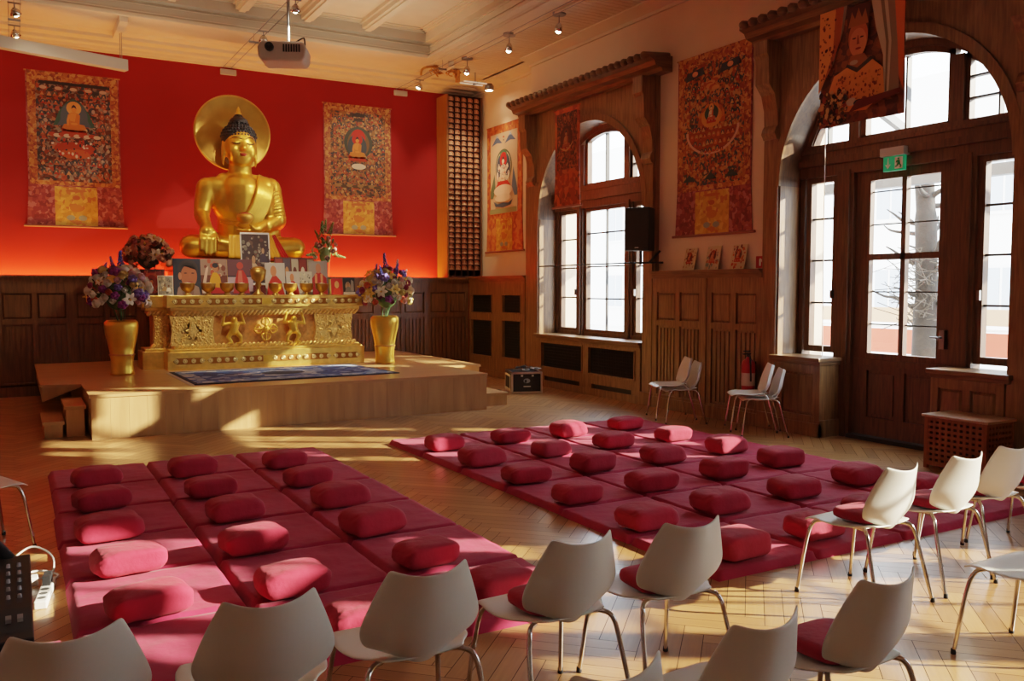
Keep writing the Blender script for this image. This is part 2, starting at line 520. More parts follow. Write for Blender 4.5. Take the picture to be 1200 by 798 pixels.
radiator_cover('low oak radiator cover with mesh panels under the far arched window', 13.28, 10.32, .88,
    [(.16, 1.42, .36, .78), (1.62, 2.82, .36, .78)], [(.25, 1.35, .10, .19), (1.7, 2.75, .10, .19)])
mb = MB(); mb.M = Matrix.Translation((XW, 15.98, 0)) @ Matrix.Rotation(-pi/2, 4, 'Z')
cap_rail(mb, 0, 2.30, 1.97); struct(mb, 'trim_7', OAKX)

mb = MB(); mb.M = Matrix.Translation((XW, 10.04, 0)) @ Matrix.Rotation(-pi/2, 4, 'Z')
panel_block(mb, 0, 1.10, 0, 1.88, 2, [(.20, 1.20), (1.28, 1.68)], d=.03, stile=.10, rib=(0,))
panel_block(mb, 1.14, 2.15, 0, 1.88, 2, [(.20, 1.20), (1.28, 1.68)], d=.03, stile=.10, rib=(0,))
mb.box(1.09, 1.15, -.045, .06, 0, 1.88)
mb.box(0, 2.15, .06, .33, 1.80, 1.90)
struct(mb, 'wall_panelling_right', OAK, label='oak panelling with raised panels between the two arched windows')
mb = MB(); mb.M = Matrix.Translation((XW, 10.04, 0)) @ Matrix.Rotation(-pi/2, 4, 'Z')
cap_rail(mb, 0, 2.15, 1.985); struct(mb, 'trim_8', OAKX)
mb = MB(); mb.M = Matrix.Translation((XW, 10.04, 0)) @ Matrix.Rotation(-pi/2, 4, 'Z')
skirting(mb, 0, 2.15); struct(mb, 'baseboard_right', OAK)
mb = MB(); mb.M = Matrix.Translation((XW, 4.52, 0)) @ Matrix.Rotation(-pi/2, 4, 'Z')
for k in range(2): panel_block(mb, 1.24*k, 1.24*k+1.2, 0, 1.98, 2, [(.20, 1.20), (1.28, 1.72)], d=.03, rib=(0,))
struct(mb, 'wall_panelling_right_near', OAK)

# ---- arched windows
def arch_z(y, yc, a, zc):
    t = max(0., a*a-(y-yc)**2); return zc+sqrt(t)
def surround(name, yc, a, zc, ztop, ylo, yhi, zsill, label, depth=.36):
    """oak casing board with an arched opening, plus pilasters, brackets and tiled cornice; one structure"""
    mb = MB()
    N = 36
    x0, x1 = XW, XW+depth
    ys = [yc-a*cos(pi*i/N) for i in range(N+1)]
    zz = [arch_z(y, yc, a, zc) for y in ys]
    for i in range(N):
        ya, yb, za, zb = ys[i], ys[i+1], zz[i], zz[i+1]
        mb.add([(x0,ya,za),(x0,yb,zb),(x0,yb,ztop),(x0,ya,ztop)], [(0,1,2,3)])
        mb.add([(x1,ya,za),(x1,yb,zb),(x1,yb,ztop),(x1,ya,ztop)], [(0,3,2,1)])
        mb.add([(x0,ya,za),(x0,yb,zb),(x1,yb,zb),(x1,ya,za)], [(0,3,2,1)], 1, True)
        # raised moulding around the arch
        k = 1.075
        pa = lambda y, z: (yc+(y-yc)*k, zc+(z-zc)*k)
        (ya2, za2), (yb2, zb2) = pa(ya, za), pa(yb, zb)
        q = x0-.035
        mb.add([(q,ya,za),(q,yb,zb),(q,yb2,zb2),(q,ya2,za2)], [(0,1,2,3)], 0, True)
        mb.add([(q,ya2,za2),(q,yb2,zb2),(x0,yb2,zb2),(x0,ya2,za2)], [(0,1,2,3)], 0, True)
        mb.add([(q,ya,za),(q,yb,zb),(x0,yb,zb),(x0,ya,za)], [(0,3,2,1)], 0, True)
    y0, y1 = yc-a, yc+a
    for (ya, yb) in ((ylo, y0), (y1, yhi)):
        mb.box(x0, x1, ya, yb, 0, ztop)
        mb.box(x0-.03, x0, ya+.02, yb-.02, .2, 3.6)
        mb.box(x0-.06, x0, ya, yb, 0, .2)
        # scrolled bracket under the cornice
        ym = (ya+yb)/2; hw = min(.11, (yb-ya)/2)
        pr = [(0, 3.55), (.05, 3.55), (.09, 3.62), (.07, 3.68), (.04, 3.72), (.05, 3.9), (.10, 4.08), (.20, 4.2), (.21, 4.5), (.24, 4.55), (.24, ztop-.02), (0, ztop-.02)]
        mb.prism(pr, lambda p, z, d: (x0-p, ym-hw+2*hw*d, z), 0, 1)
    struct(mb, name, [OAK, FRAME], label=label)
def cornice(name, ylo, yhi, zb, label):
    mb = MB()
    pr = [(-.34, zb), (.10, zb), (.12, zb+.05), (.22, zb+.07), (.25, zb+.13), (.33, zb+.16), (.33, zb+.19), (-.34, zb+.24)]
    mb.prism(pr, lambda p, z, d: (XW-p, ylo+(yhi-ylo)*d, z), 0, 1)
    n = int((yhi-ylo)/.15)
    for i in range(n):                                   # tiled crest
        y = ylo+.02+(yhi-ylo-.04)*(i+.5)/n
        mb.capsule((XW-.36, y, zb+.20), (XW+.25, y, zb+.26), .055, .05, 8)
    struct(mb, name, OAKX, label=label)
surround('trim_9', 11.775, 1.475, 2.95, 4.80, 10.04, 13.70, .92, 'oak casing around the far arched window')
cornice('trim_10', 9.78, 13.82, 4.80, 'oak cornice with tiled crest over the far arched window')
surround('trim_11', 6.225, 1.425, 2.98, 4.72, 4.50, 7.92, .92, 'oak casing around the arched window with the door')
cornice('trim_12', 4.2, 8.05, 4.72, 'oak cornice with tiled crest over the door window')
surround('trim_13', .45, 1.45, 2.98, 4.72, -1.25, 2.15, .92, 'oak casing of a further arched window')

def frame_rect(mb, y0, y1, z0, z1, w, xa, xb, m=0):
    mb.box(xa, xb, y0, y1, z0, z0+w, m); mb.box(xa, xb, y0, y1, z1-w, z1, m)
    mb.box(xa, xb, y0, y0+w, z0+w, z1-w, m); mb.box(xa, xb, y1-w, y1, z0+w, z1-w, m)
def arch_sash(mb, g, y0, y1, z0, yc, a, zc, w, xa, xb, bars=(), m=0):
    """upper light with a curved head between y0 and y1"""
    N = 14
    ys = [y0+(y1-y0)*i/N for i in range(N+1)]
    top = [arch_z(y, yc, a, zc) for y in ys]
    for i in range(N):
        def zin(k): return max(z0+w*.5, top[k]-w)
        vs = []
        for x in (xa, xb):
            vs += [(x,ys[i],zin(i)),(x,ys[i+1],zin(i+1)),(x,ys[i+1],top[i+1]),(x,ys[i],top[i])]
        mb.add(vs, [(0,1,2,3),(4,7,6,5),(0,4,5,1),(3,2,6,7)], m)
        xm = (xa+xb)/2
        g.add([(xm,ys[i],z0),(xm,ys[i+1],z0),(xm,ys[i+1],zin(i+1)),(xm,ys[i],zin(i))], [(0,1,2,3)])
    mb.box(xa, xb, y0, y1, z0, z0+w, m)
    mb.box(xa, xb, y0, y0+w, z0, max(z0+w, arch_z(y0+w*.5, yc, a, zc)-.01), m); mb.box(xa, xb, y1-w, y1, z0, max(z0+w, arch_z(y1-w*.5, yc, a, zc)-.01), m)
    for b in bars: mb.box(xa+.01, xb-.01, b[0], b[1], b[2], b[3], 1)
def arch_ring(mb, yc, a, zc, w, xa, xb, zlow, m=0):
    N = 36
    for i in range(N):
        t0, t1 = pi*i/N, pi*(i+1)/N
        def P(t, r): return (yc-r*cos(t), zc+r*sin(t))
        vs = []
        for x in (xa, xb):
            for t, r in ((t0, a-w), (t1, a-w), (t1, a), (t0, a)):
                y, z = P(t, r); vs.append((x, y, z))
        mb.add(vs, [(0,1,2,3),(4,7,6,5),(0,4,5,1)], m, False)
    mb.box(xa, xb, yc-a, yc-a+w, zlow, zc, m); mb.box(xa, xb, yc+a-w, yc+a, zlow, zc, m)
LEAD = mat('dark_window_bars', '#2e2a28', .5)

def window(name, yc, a, zc, ztr, door=False, label=None):
    xa, xb = XF-.04, XF+.10
    zb = .92
    W = bpy.data.objects.new(name, None); COL.objects.link(W); W['kind'] = 'structure'
    if label: W['label'] = label
    fr = MB(); gl = MB()
    arch_ring(fr, yc, a, zc, .075, xa, xb, 0 if door else zb)
    # transom
    th = ztr+.36
    fr.box(xa-.03, xb, yc-a+.02, yc+a-.02, ztr-.01, th+.01); fr.box(xa-.07, xb, yc-a+.02, yc+a-.02, ztr+.12, ztr+.20)
    fr.box(xa-.05, xb, yc-a+.02, yc+a-.02, th-.08, th-.04)
    cw = .62 if door else .60            # half width between the posts
    pw = .24 if door else .17
    for s in (-1, 1):                    # posts
        y0, y1 = sorted((yc+s*cw, yc+s*(cw+pw)))
        fr.box(xa-.02, xb, y0, y1, 0 if door else zb, th)
        fr.box(xa-.05, xa-.02, y0+.04, y1-.04, 0 if door else zb, ztr+.03)
        ya_, yb_ = sorted((yc+s*.57, yc+s*.69)); fr.box(xa-.02, xb, ya_, yb_, th, arch_z(yc+s*.68, yc, a-.09, zc))
    if not door: fr.box(xa, xb, yc-a, yc+a, zb, zb+.07)
    struct(fr, 'window_frame', FRAME, W)
    # lower sashes
    for s in (-1, 1):
        sm = MB(); g = MB()
        y0, y1 = sorted((yc+s*(cw+pw), yc+s*(a-.09)))
        z0, z1 = zb+.05, ztr
        frame_rect(sm, y0, y1, z0, z1, .075, xa+.02, xb-.03)
        for z in ((z0+z1)/2-.46, (z0+z1)/2+.05, (z0+z1)/2+.55): sm.box(xa+.05, xb-.05, y0, y1, z-.012, z+.012, 1)
        sm.box(xa-.02, xa+.02, y0+.04 if s > 0 else y1-.07, y0+.07 if s > 0 else y1-.04, 1.62, 1.72, 2)
        o = struct(sm, 'side_sash', [FRAME, LEAD, STEEL], W)
        g.add([(XF+.03,y0+.07,z0+.07),(XF+.03,y1-.07,z0+.07),(XF+.03,y1-.07,z1-.07),(XF+.03,y0+.07,z1-.07)], [(0,1,2,3)])
        struct(g, 'pane', GLASS, o)
        um = MB(); ug = MB()
        y0, y1 = sorted((yc+s*.69, yc+s*(a-.03)))
        ym = (y0+y1)/2
        arch_sash(um, ug, y0, y1, th-.03, yc, a-.07, zc, .05, xa+.02, xb-.03,
                  [(ym-.01, ym+.01, th, th+.5), (y0, y1, th+.22, th+.24), (y0+.02 if s>0 else y0+.2, y1-.2 if s>0 else y1, th+.44, th+.46)] if door else
                  [(y0, y1, th+.22, th+.24)])
        o = struct(um, 'arched_side_light', [FRAME, LEAD], W)
        struct(ug, 'pane', GLASS, o)
    if not door:
        sm = MB(); g = MB()
        y0, y1, z0, z1 = yc-cw, yc+cw, zb+.05, ztr
        frame_rect(sm, y0, y1, z0, z1, .07, xa+.02, xb-.03)
        for z in (1.56, 2.10, 2.66): sm.box(xa+.05, xb-.05, y0, y1, z-.012, z+.012, 1)
        sm.box(xa+.05, xb-.05, yc-.012, yc+.012, z0, z1, 1)
        o = struct(sm, 'middle_sash', [FRAME, LEAD], W)
        g.add([(XF+.03,y0+.06,z0+.06),(XF+.03,y1-.06,z0+.06),(XF+.03,y1-.06,z1-.06),(XF+.03,y0+.06,z1-.06)], [(0,1,2,3)])
        struct(g, 'pane', GLASS, o)
    um = MB(); ug = MB()
    arch_sash(um, ug, yc-.57, yc+.57, th-.03, yc, a-.07, zc, .07, xa+.02, xb-.03, [(yc-.012, yc+.012, th, arch_z(yc, yc, a, zc)-.15)])
    o = struct(um, 'arched_middle_light', [FRAME, LEAD], W)
    struct(ug, 'pane', GLASS, o)
    return W
window('window_1', 11.775, 1.475, 2.95, 3.10, label='far arched oak window with white daylight')
window('window_2', 6.225, 1.425, 2.98, 3.08, door=True, label='large arched oak window around the glazed door')
window('window_3', .45, 1.45, 2.98, 3.08, label='further arched window beside the seating')
# tie rod across window 1
mb = MB(); mb.tube([(XW-.02, 13.2, 2.12), (XW-.02, 10.2, 2.12)], .012); struct(mb, 'trim_14', LEAD, label='thin iron rod across the far window')
# sills
for nm, y0, y1 in (('trim_15', 10.28, 13.30), ('trim_16', 6.93, 7.70), ('trim_17', 4.72, 5.58), ('trim_18', -1.0, 1.9)):
    mb = MB(); mb.box(XW-.10, XF, y0, y1, .885, .93); mb.box(XW-.06, XF, y0+.02, y1-.02, .84, .885); struct(mb, nm, OAKX, label='narrow oak window sill', bevel=.008)
# under-sill panels and pier blocks by the door
mb = MB(); mb.M = Matrix.Translation((XW, 7.65, 0)) @ Matrix.Rotation(-pi/2, 4, 'Z')
panel_block(mb, 0, .68, 0, .84, 1, [(.24, .74)], d=.03, stile=.10); skirting(mb, -.02, .70)
mb.box(0, .68, .06, .36, 0, .84); mb.box(.68, .70, -.05, .36, 0, .2)
struct(mb, 'trim_19', OAK, label='oak panelled pier under the sill left of the door')
mb = MB(); mb.M = Matrix.Translation((XW, 5.56, 0)) @ Matrix.Rotation(-pi/2, 4, 'Z')
panel_block(mb, 0, .76, 0, .84, 2, [(.22, .74)], d=.03, stile=.08); mb.box(0, .76, .06, .36, 0, .84); skirting(mb, -.02, .76)
struct(mb, 'trim_20', OAK, label='oak panel under the sill right of the door')
mb = MB(); mb.M = Matrix.Translation((XW, 1.9, 0)) @ Matrix.Rotation(-pi/2, 4, 'Z'); mb.box(0, 2.9, 0, .3, 0, .84); struct(mb, 'trim_21', OAK)

# door leaf
D = bpy.data.objects.new('door_1', None); COL.objects.link(D); D['kind'] = 'structure'; D['label'] = 'tall oak door with four glass panes over two panels'
yd0, yd1, zt = 6.225-.62, 6.225+.62, 3.09
mb = MB(); xa, xb = XF, XF+.07
mb.box(xa, xb, yd0, yd0+.19, .05, zt); mb.box(xa, xb, yd1-.19, yd1, .05, zt)
mb.box(xa, xb, yd0+.19, yd1-.19, zt-.13, zt); mb.box(xa, xb, yd0+.19, yd1-.19, .05, .26); mb.box(xa, xb, yd0+.19, yd1-.19, .80, 1.0)
mb.box(xa-.02, xb, yd0+.02, yd1-.02, .86, .93)
mb.box(xa, xb, 6.225-.03, 6.225+.03, 1.0, zt-.13); mb.box(xa, xb, yd0+.19, yd1-.19, 2.06, 2.13)
mb.box(xa, xb, 6.225-.06, 6.225+.06, .26, .80); mb.box(xa+.03, xb-.01, yd0+.19, yd1-.19, .26, .80)
for y0, y1 in ((yd0+.22, 6.225-.09), (6.225+.09, yd1-.22)): mb.box(xa+.015, xb, y0, y1, .30, .76)
struct(mb, 'door_leaf', FRAME, D)
for (y0, y1) in ((yd0+.19, 6.225-.03), (6.225+.03, yd1-.19)):
    for (z0, z1) in ((1.0, 2.06), (2.13, zt-.13)):
        g = MB(); g.add([(XF+.04,y0,z0),(XF+.04,y1,z0),(XF+.04,y1,z1),(XF+.04,y0,z1)], [(0,1,2,3)])
        for z in (z0+.33, z0+.70): g.box(XF+.035, XF+.045, y0, y1, z-.008, z+.008, 1)
        struct(g, 'pane', [GLASS, LEAD], D)
mb = MB(); mb.box(XF-.06, XF, yd0+.06, yd0+.12, 1.10, 1.30); mb.tube(catmull([(XF-.05, yd0+.09, 1.22), (XF-.09, yd0+.10, 1.22), (XF-.09, yd0+.2, 1.22)]), .011); struct(mb, 'door_handle', STEEL, D)
mb = MB(); mb.box(XF-.10, XF+.3, yd0-.0, yd1+.0, 0, .045); struct(mb, 'trim_22', mat('dark_threshold', '#23211f', .6), label='dark door threshold')

# ------------------------------------------------------------------ LED strip behind the panelling (a thing)
mb = MB(); mb.box(XL+.3, 7.60, 16.30, 16.34, 1.782, 1.80)
o = mb.obj('light_strip', mat('orange_led', '#ff7a2a', .5, emit=2.)); tag(o, 'glowing orange light strip hidden behind the panelling under the red wall', 'light strip')
ld = bpy.data.lights.new('light_strip_glow', 'AREA'); ld.shape = 'RECTANGLE'; ld.size = 11.8; ld.size_y = .10; ld.energy = 420; ld.color = (1, .34, .07)
lo = bpy.data.objects.new('light_strip_glow', ld); COL.objects.link(lo); lo.location = (1.6, 16.33, 1.83)
lo.rotation_euler = Vector((0, .16, 1)).to_track_quat('-Z', 'X').to_euler()
lo.rotation_euler = (radians(148), 0, 0)

# ------------------------------------------------------------------ stage
STG = .52
t = thing('stage_platform', 'low oak platform carrying the golden altar', 'stage', (0, 0, 0))
def planks(mb, x0, x1, y, z0, z1, w=.2):
    x = x0
    while x < x1-.001:
        x2 = min(x+w, x1); mb.box(x+.001, x2-.001, y, y+.02, z0, z1); x = x2
mb = MB()
outline = [(.70, 10.97), (5.86, 10.97), (5.86, 12.32), (6.45, 12.32), (6.45, 15.93), (.24, 15.93), (.24, 12.42), (.70, 12.30)]
mb.prism(outline, lambda a, b, d: (a, b, d), STG-.035, STG)
mb.obj('stage_top', STAGET, t)
mb = MB(); planks(mb, .72, 5.84, 10.98, 0, STG-.035); mb.box(.72, 5.84, 11.0, 11.04, 0, STG-.035); mb.obj('front_panel', STAGEW, t)
mb = MB(); mb.box(5.82, 5.85, 10.99, 12.4, 0, STG-.035); mb.box(6.40, 6.43, 12.34, 15.9, 0, STG-.035); mb.box(5.85, 6.40, 12.34, 12.37, 0, STG-.035); mb.obj('side_panel', STAGEW, t)
mb = MB(); mb.box(.72, .75, 10.99, 12.4, 0, STG-.035); mb.box(.75, .80, 12.4, 15.9, 0, STG-.035)
mb.add([(.26,12.44,STG-.035),(.70,12.32,STG-.035),(.26,12.44,STG-.22),(.26,15.9,STG-.22),(.70,15.9,STG-.035),(.26,15.9,STG-.035)], [(0,1,2),(0,2,3,5)])
mb.obj('side_panel', STAGEW, t)
def step_unit(label, x0, x1, y0, y1, steps):
    t = thing('stage_step', label, 'step', (x0, y0, 0))
    for i, (a, b, z) in enumerate(steps):
        m = MB(); m.box(a-x0, b-x0, 0, y1-y0, z-.04, z); m.obj('tread', STAGET, t, bevel=.004)
        m = MB(); m.box(a-x0+.02, b-x0-.02, .02, y1-y0-.02, 0, z-.04); m.obj('riser', STAGEW, t)
    return t
step_unit('two oak steps at the left end of the stage', .22, .70, 11.35, 12.25, [(.46, .69, .36), (.23, .46, .19)])
step_unit('single low oak step at the right end of the stage', 5.87, 6.38, 11.25, 12.28, [(5.87, 6.36, .19)])

# ------------------------------------------------------------------ rug
t = thing('rug', 'blue and white patterned rug lying before the altar', 'rug', (0, 0, STG))
rp = [(1.90, 13.30), (4.42, 13.10), (4.76, 11.68), (1.86, 11.45)]
rp = [(1.93, 11.45), (4.76, 11.60), (4.62, 13.30), (1.90, 13.30)]
def rugpt(u, v, z):
    a = Vector((*rp[0], z)).lerp(Vector((*rp[1], z)), u); b = Vector((*rp[3], z)).lerp(Vector((*rp[2], z)), u)
    return a.lerp(b, v)
RB = brocade('rug_blue', ['#1b2f5e', '#243f78', '#31538f', '#6f86a8', '#1b2f5e', '#27447c'], 9, .9)
RW_ = brocade('rug_cream', ['#8f9db0', '#6f86a8', '#a8b0b8', '#31538f'], 9, .9)
RN = mat('rug_navy', '#101d3c', .95)
def strip(mb, u0, u1, v0, v1, z, m=0):
    mb.add([rugpt(u0,v0,z), rugpt(u1,v0,z), rugpt(u1,v1,z), rugpt(u0,v1,z)], [(0,1,2,3)], m)
mb = MB(); vs = [rugpt(u, v, z) for z in (0, .012) for u, v in ((0,0),(1,0),(1,1),(0,1))]
mb.add(vs, [(3,2,1,0),(4,5,6,7),(0,1,5,4),(1,2,6,5),(2,3,7,6),(3,0,4,7)]); mb.obj('rug_edge', RN, t)
mb = MB(); strip(mb, .02, .98, .05, .95, .0135); mb.obj('cream_border', RW_, t)
mb = MB(); strip(mb, .085, .915, .17, .83, .0145)
mb.obj('blue_field', RB, t)
mb = MB()
pts = [rugpt(.5+.2*cos(w)*(1+.15*cos(6*w)), .5+.24*sin(w)*(1+.15*cos(6*w)), .0155) for w in [2*pi*i/48 for i in range(48)]]; mb.poly(pts, 0)
pts = [rugpt(.5+.11*cos(w), .5+.14*sin(w), .0162) for w in [2*pi*i/24 for i in range(24)]]; mb.poly(pts, 1)
mb.obj('medallion', [RW_, RN], t)
mb = MB()
for i in range(60):
    a = rugpt(0, i/60, .004); mb.box(a.x-.05, a.x, a.y, a.y+.016, 0, .006)
mb.obj('fringe', mat('rug_fringe', '#d8d3c6', .9), t)

# ------------------------------------------------------------------ altar
ALT = mat('altar_gold', '#e6bc60', .33, .9, var=.14, vscale=12, bump=.12, bscale=24)
BRASS = mat('dull_brass', '#a98240', .38, .9, var=.1, vscale=12)
t = thing('altar', 'carved golden altar table with relief figures and studded edges', 'altar', (3.33, 13.65, STG))
AX0, AX1 = 1.98-3.33, 4.90-3.33      # main block, local x
WX0, WX1 = 1.68-3.33, 4.98-3.33      # recessed wings
def tier(mb, g, z0, z1, rec=.34, back=.85, m=0):
    mb.box(AX0-g, AX1+g, -g, back, z0, z1, m); mb.box(WX0-g, WX1+g, rec-g, back, z0, z1, m)
mb = MB(); tier(mb, .06, .0, .27); tier(mb, .02, .27, .31); mb.obj('base', ALT, t, bevel=.008)
mb = MB(); tier(mb, -.12, .31, .83); mb.obj('body', GOLDO, t)
mb = MB(); tier(mb, -.05, .83, .88); tier(mb, 0, .88, .93); tier(mb, .05, .93, 1.11); mb.obj('tabletop', ALT, t, bevel=.008)
def rope(z, r, g, name):
    mb = MB(); k = 0; x = AX0-g
    while x < AX1+g:
        mb.capsule((x, -g, z-r*.7), (x+.05, -g-.01, z+r*.7), r*.75, r*.75, 8); x += .065
    y = -g
    while y < .34:
        mb.capsule((AX0-g, y, z-r*.6), (AX0-g, y+.04, z+r*.6), r*.75, r*.75, 6); y += .065
    x = WX0-g
    while x < AX0-g:
        mb.capsule((x, .34-g, z-r*.7), (x+.05, .34-g, z+r*.7), r*.75, r*.75, 6); x += .065
    mb.obj(name, GOLDC, t)
rope(.335, .035, -.07, 'rope_moulding'); rope(.855, .04, -.05, 'rope_moulding')
# carved panels left around diamond recesses
def spade(cx, cz, w, h):
    pr = [(-1, 0), (-.55, .25), (-.42, .6), (-.12, 1), (.12, 1), (.42, .6), (.55, .25), (1, 0), (.55, -.25), (.42, -.6), (.12, -1), (-.12, -1), (-.42, -.6), (-.55, -.25)]
    return [(cx+a*w, cz+b*h) for a, b in pr]
def carved(cx, w, y, seed):
    r = random.Random(seed); mb = MB()
    mb.prism([(cx-w, .36), (cx+w, .36), (cx+w*.8, .58), (cx+w, .80), (cx-w, .80), (cx-w*.8, .58)], lambda a, b, d: (a, d, b), y, y+.07)
    for i in range(70):
        z = r.uniform(.38, .79); k = .8+.2*abs(z-.58)/.22
        mb.ball((cx+r.uniform(-w*.93, w*.93)*k, y, z), (.018, .020, .018), 6, 4)
    mb.obj('carved_panel', GOLDC, t)
for i, cx in enumerate((-1.20, -.86, .98, 1.32)): carved(cx, .15, .05, i)
carved(WX0+.24, .12, .40, 9)
for cx in (-1.03, 1.15):
    mb = MB(); mb.prism(spade(cx, .58, .17, .2), lambda a, b, d: (a, d, b), .05, .12)
    mb.prism(spade(cx, .58, .10, .13), lambda a, b, d: (a, d, b), .03, .06)
    mb.obj('diamond_boss', GOLDC, t, bevel=.01)
def yaksha(cx, s):
    mb = MB(); y = .03
    c = lambda a, b, ra, rb: mb.capsule((cx+a[0]*s*1.15, y+a[1], a[2]), (cx+b[0]*s*1.15, y+b[1], b[2]), ra*1.25, rb*1.25, 10)
    c((0,0,.56), (.02,0,.66), .052, .058)
    mb.ball((cx+.01*s, y-.03, .735), (.05, .05, .05), 12, 8)
    c((-.05,0,.68), (-.14,0,.66), .024, .02); c((-.14,0,.66), (-.11,0,.80), .02, .016)
    c((.06,0,.68), (.14,0,.68), .024, .02); c((.14,0,.68), (.11,0,.80), .02, .016)
    c((-.03,0,.54), (-.07,-.01,.47), .034, .026); c((-.07,-.01,.47), (-.02,0,.39), .026, .018)
    c((.04,0,.54), (.09,-.01,.48), .034, .026); c((.09,-.01,.48), (.10,0,.39), .026, .018)
    c((-.02,0,.385), (-.07,-.02,.375), .018, .014); c((.10,0,.385), (.05,-.02,.375), .018, .014)
    c((-.11,0,.81), (-.10,-.01,.83), .02, .014); c((.11,0,.81), (.10,-.01,.83), .02, .014)
    mb.obj('relief_figure', GOLD, t, remesh=.009, smooth_it=3)
yaksha(-.44, 1); yaksha(.50, -1)
mb = MB()      # crossed sceptre in the middle
for a in (0, pi/2, pi, 3*pi/2):
    R = lambda r, w: (.05+r*cos(a)-w*sin(a), .02, .585+r*sin(a)+w*cos(a))
    mb.capsule(R(.02, 0), R(.17, 0), .02, .012, 8)
    for q in (-1, 1): mb.tube(catmull([R(.06, 0), R(.09, .06*q), R(.14, .055*q), R(.18, .01*q)], 4), .014, 8)
    mb.ball(R(.06, 0), .028, 8, 6)
mb.ball((.05, .0, .585), (.05, .04, .05), 14, 8)
mb.obj('crossed_sceptre', GOLD, t)
STUD = mat('pale_stud', '#d2b878', .28, .85)
SIENNA = mat('dark_band', '#8a561c', .5, .6)
for z, y, x0, x1 in ((1.02, -.052, AX0, AX1), (.135, -.062, AX0, AX1)):
    mb = MB()
    for i in range(6):
        a = x0+(x1-x0)*i/6; b = a+(x1-x0)/6
        if i < 6:
            mb.prism([(a+.015, z), (a+.07, z+.048), (b-.07, z+.048), (b-.015, z), (b-.07, z-.048), (a+.07, z-.048)], lambda p, q, d: (p, d, q), y, y-.006)
    mb.obj('studded_band', SIENNA, t)
    first = None
    for i in range(24):
        px = x0+(x1-x0)*(i+.5)/24
        if first is None:
            mb = MB()
            mb.lathe([(.034, 0), (.034, .012), (.022, .012), (.018, .006), (.012, .016), (0, .02)], 12)
            first = mb.obj('stud', STUD, t); first.rotation_euler = (pi/2, 0, 0); first.location = (px, y-.006, z)
        else:
            o = first.copy(); COL.objects.link(o); o.location = (px, y-.006, z)
    mb = MB(); mb.box(-.02, .12, y-.02, y, z-.05, z+.05); mb.box(-.015, .115, y-.025, y, z-.02, z+.02); mb.obj('plaque', GOLD, t)

# ------------------------------------------------------------------ throne and statue
t = thing('throne', 'tall golden throne block behind the altar under the statue', 'throne', (3.35, 15.1, STG))
mb = MB(); mb.box(-1.1, 1.1, -.52, .6, 0, 1.5); mb.obj('block', GOLDM, t, bevel=.02)
mb = MB(); mb.box(-1.16, 1.16, -.57, .62, 1.5, 1.58); mb.box(-1.2, 1.2, -.60, .64, 1.58, 1.68); mb.obj('seat_slab', GOLDM, t, bevel=.02)

B = thing('buddha_statue', 'large golden seated Buddha statue with dark curled hair on a throne', 'statue', (3.35, 15.1, 2.215))
mb = MB(); c = mb.capsule
mb.ball((0, .06, .28), (.48, .36, .30), 24, 14)
c((0, .05, .35), (0, .04, .80), .38, .37, 24)
mb.ball((0, .03, .98), (.47, .33, .46), 28, 18); c((0, -.03, 1.12), (0, .0, .8), .34, .36, 24)
c((-.44, .03, 1.19), (.44, .03, 1.19), .18, .18, 20); c((-.27, .03, 1.32), (.27, .03, 1.32), .125, .125, 18)
c((0, .02, 1.36), (0, -.02, 1.66), .20, .175, 22)
# head
mb.ball((0, -.03, 1.90), (.255, .27, .34), 28, 18)
mb.ball((0, -.10, 1.71), (.215, .185, .18), 22, 14)
mb.ball((0, -.19, 1.61), (.10, .07, .06), 14, 8)
c((0, -.275, 1.97), (0, -.340, 1.82), .020, .036, 12)
mb.ball((-.032, -.305, 1.815), (.028, .03, .024), 10, 6); mb.ball((.032, -.305, 1.815), (.028, .03, .024), 10, 6)
for s in (-1, 1):
    mb.ball((s*.265, .02, 1.78), (.03, .06, .23), 14, 10); mb.ball((s*.105, -.262, 1.915), (.062, .028, .028), 12, 8)
    mb.ball((s*.115, -.19, 1.79), (.11, .1, .13), 14, 8)
# right arm reaching down over the shin
c((-.54, .02, 1.18), (-.60, .0, .95), .17, .145, 18); c((-.60, .0, .95), (-.645, -.06, .72), .145, .125, 18); c((-.645, -.06, .72), (-.66, -.50, .50), .125, .09, 18)
c((-.66, -.50, .50), (-.67, -.62, .42), .10, .11, 14); c((-.63, -.62, .42), (-.71, -.62, .42), .085, .085, 12)
for i, (x, l) in enumerate(((-.785, .28), (-.715, .34), (-.645, .36), (-.575, .32))):
    c((x*.97, -.64, .40), (x, -.735, .30), .036, .034, 10); c((x, -.735, .30), (x, -.735, .40-l), .034, .026, 10)
c((-.58, -.56, .46), (-.52, -.63, .36), .036, .032, 10); c((-.52, -.63, .36), (-.50, -.66, .26), .032, .025, 10)
# left arm bent to the lap
c((.53, .02, 1.19), (.60, .02, .72), .165, .125, 18); c((.60, .02, .72), (.18, -.36, .50), .12, .085, 18)
c((.18, -.36, .50), (.0, -.40, .47), .085, .06, 12)
for i in range(4): c((.02, -.36-.035*i, .47), (-.15, -.37-.035*i, .48), .028, .022, 8)
c((.12, -.44, .50), (.03, -.50, .56), .03, .024, 8)
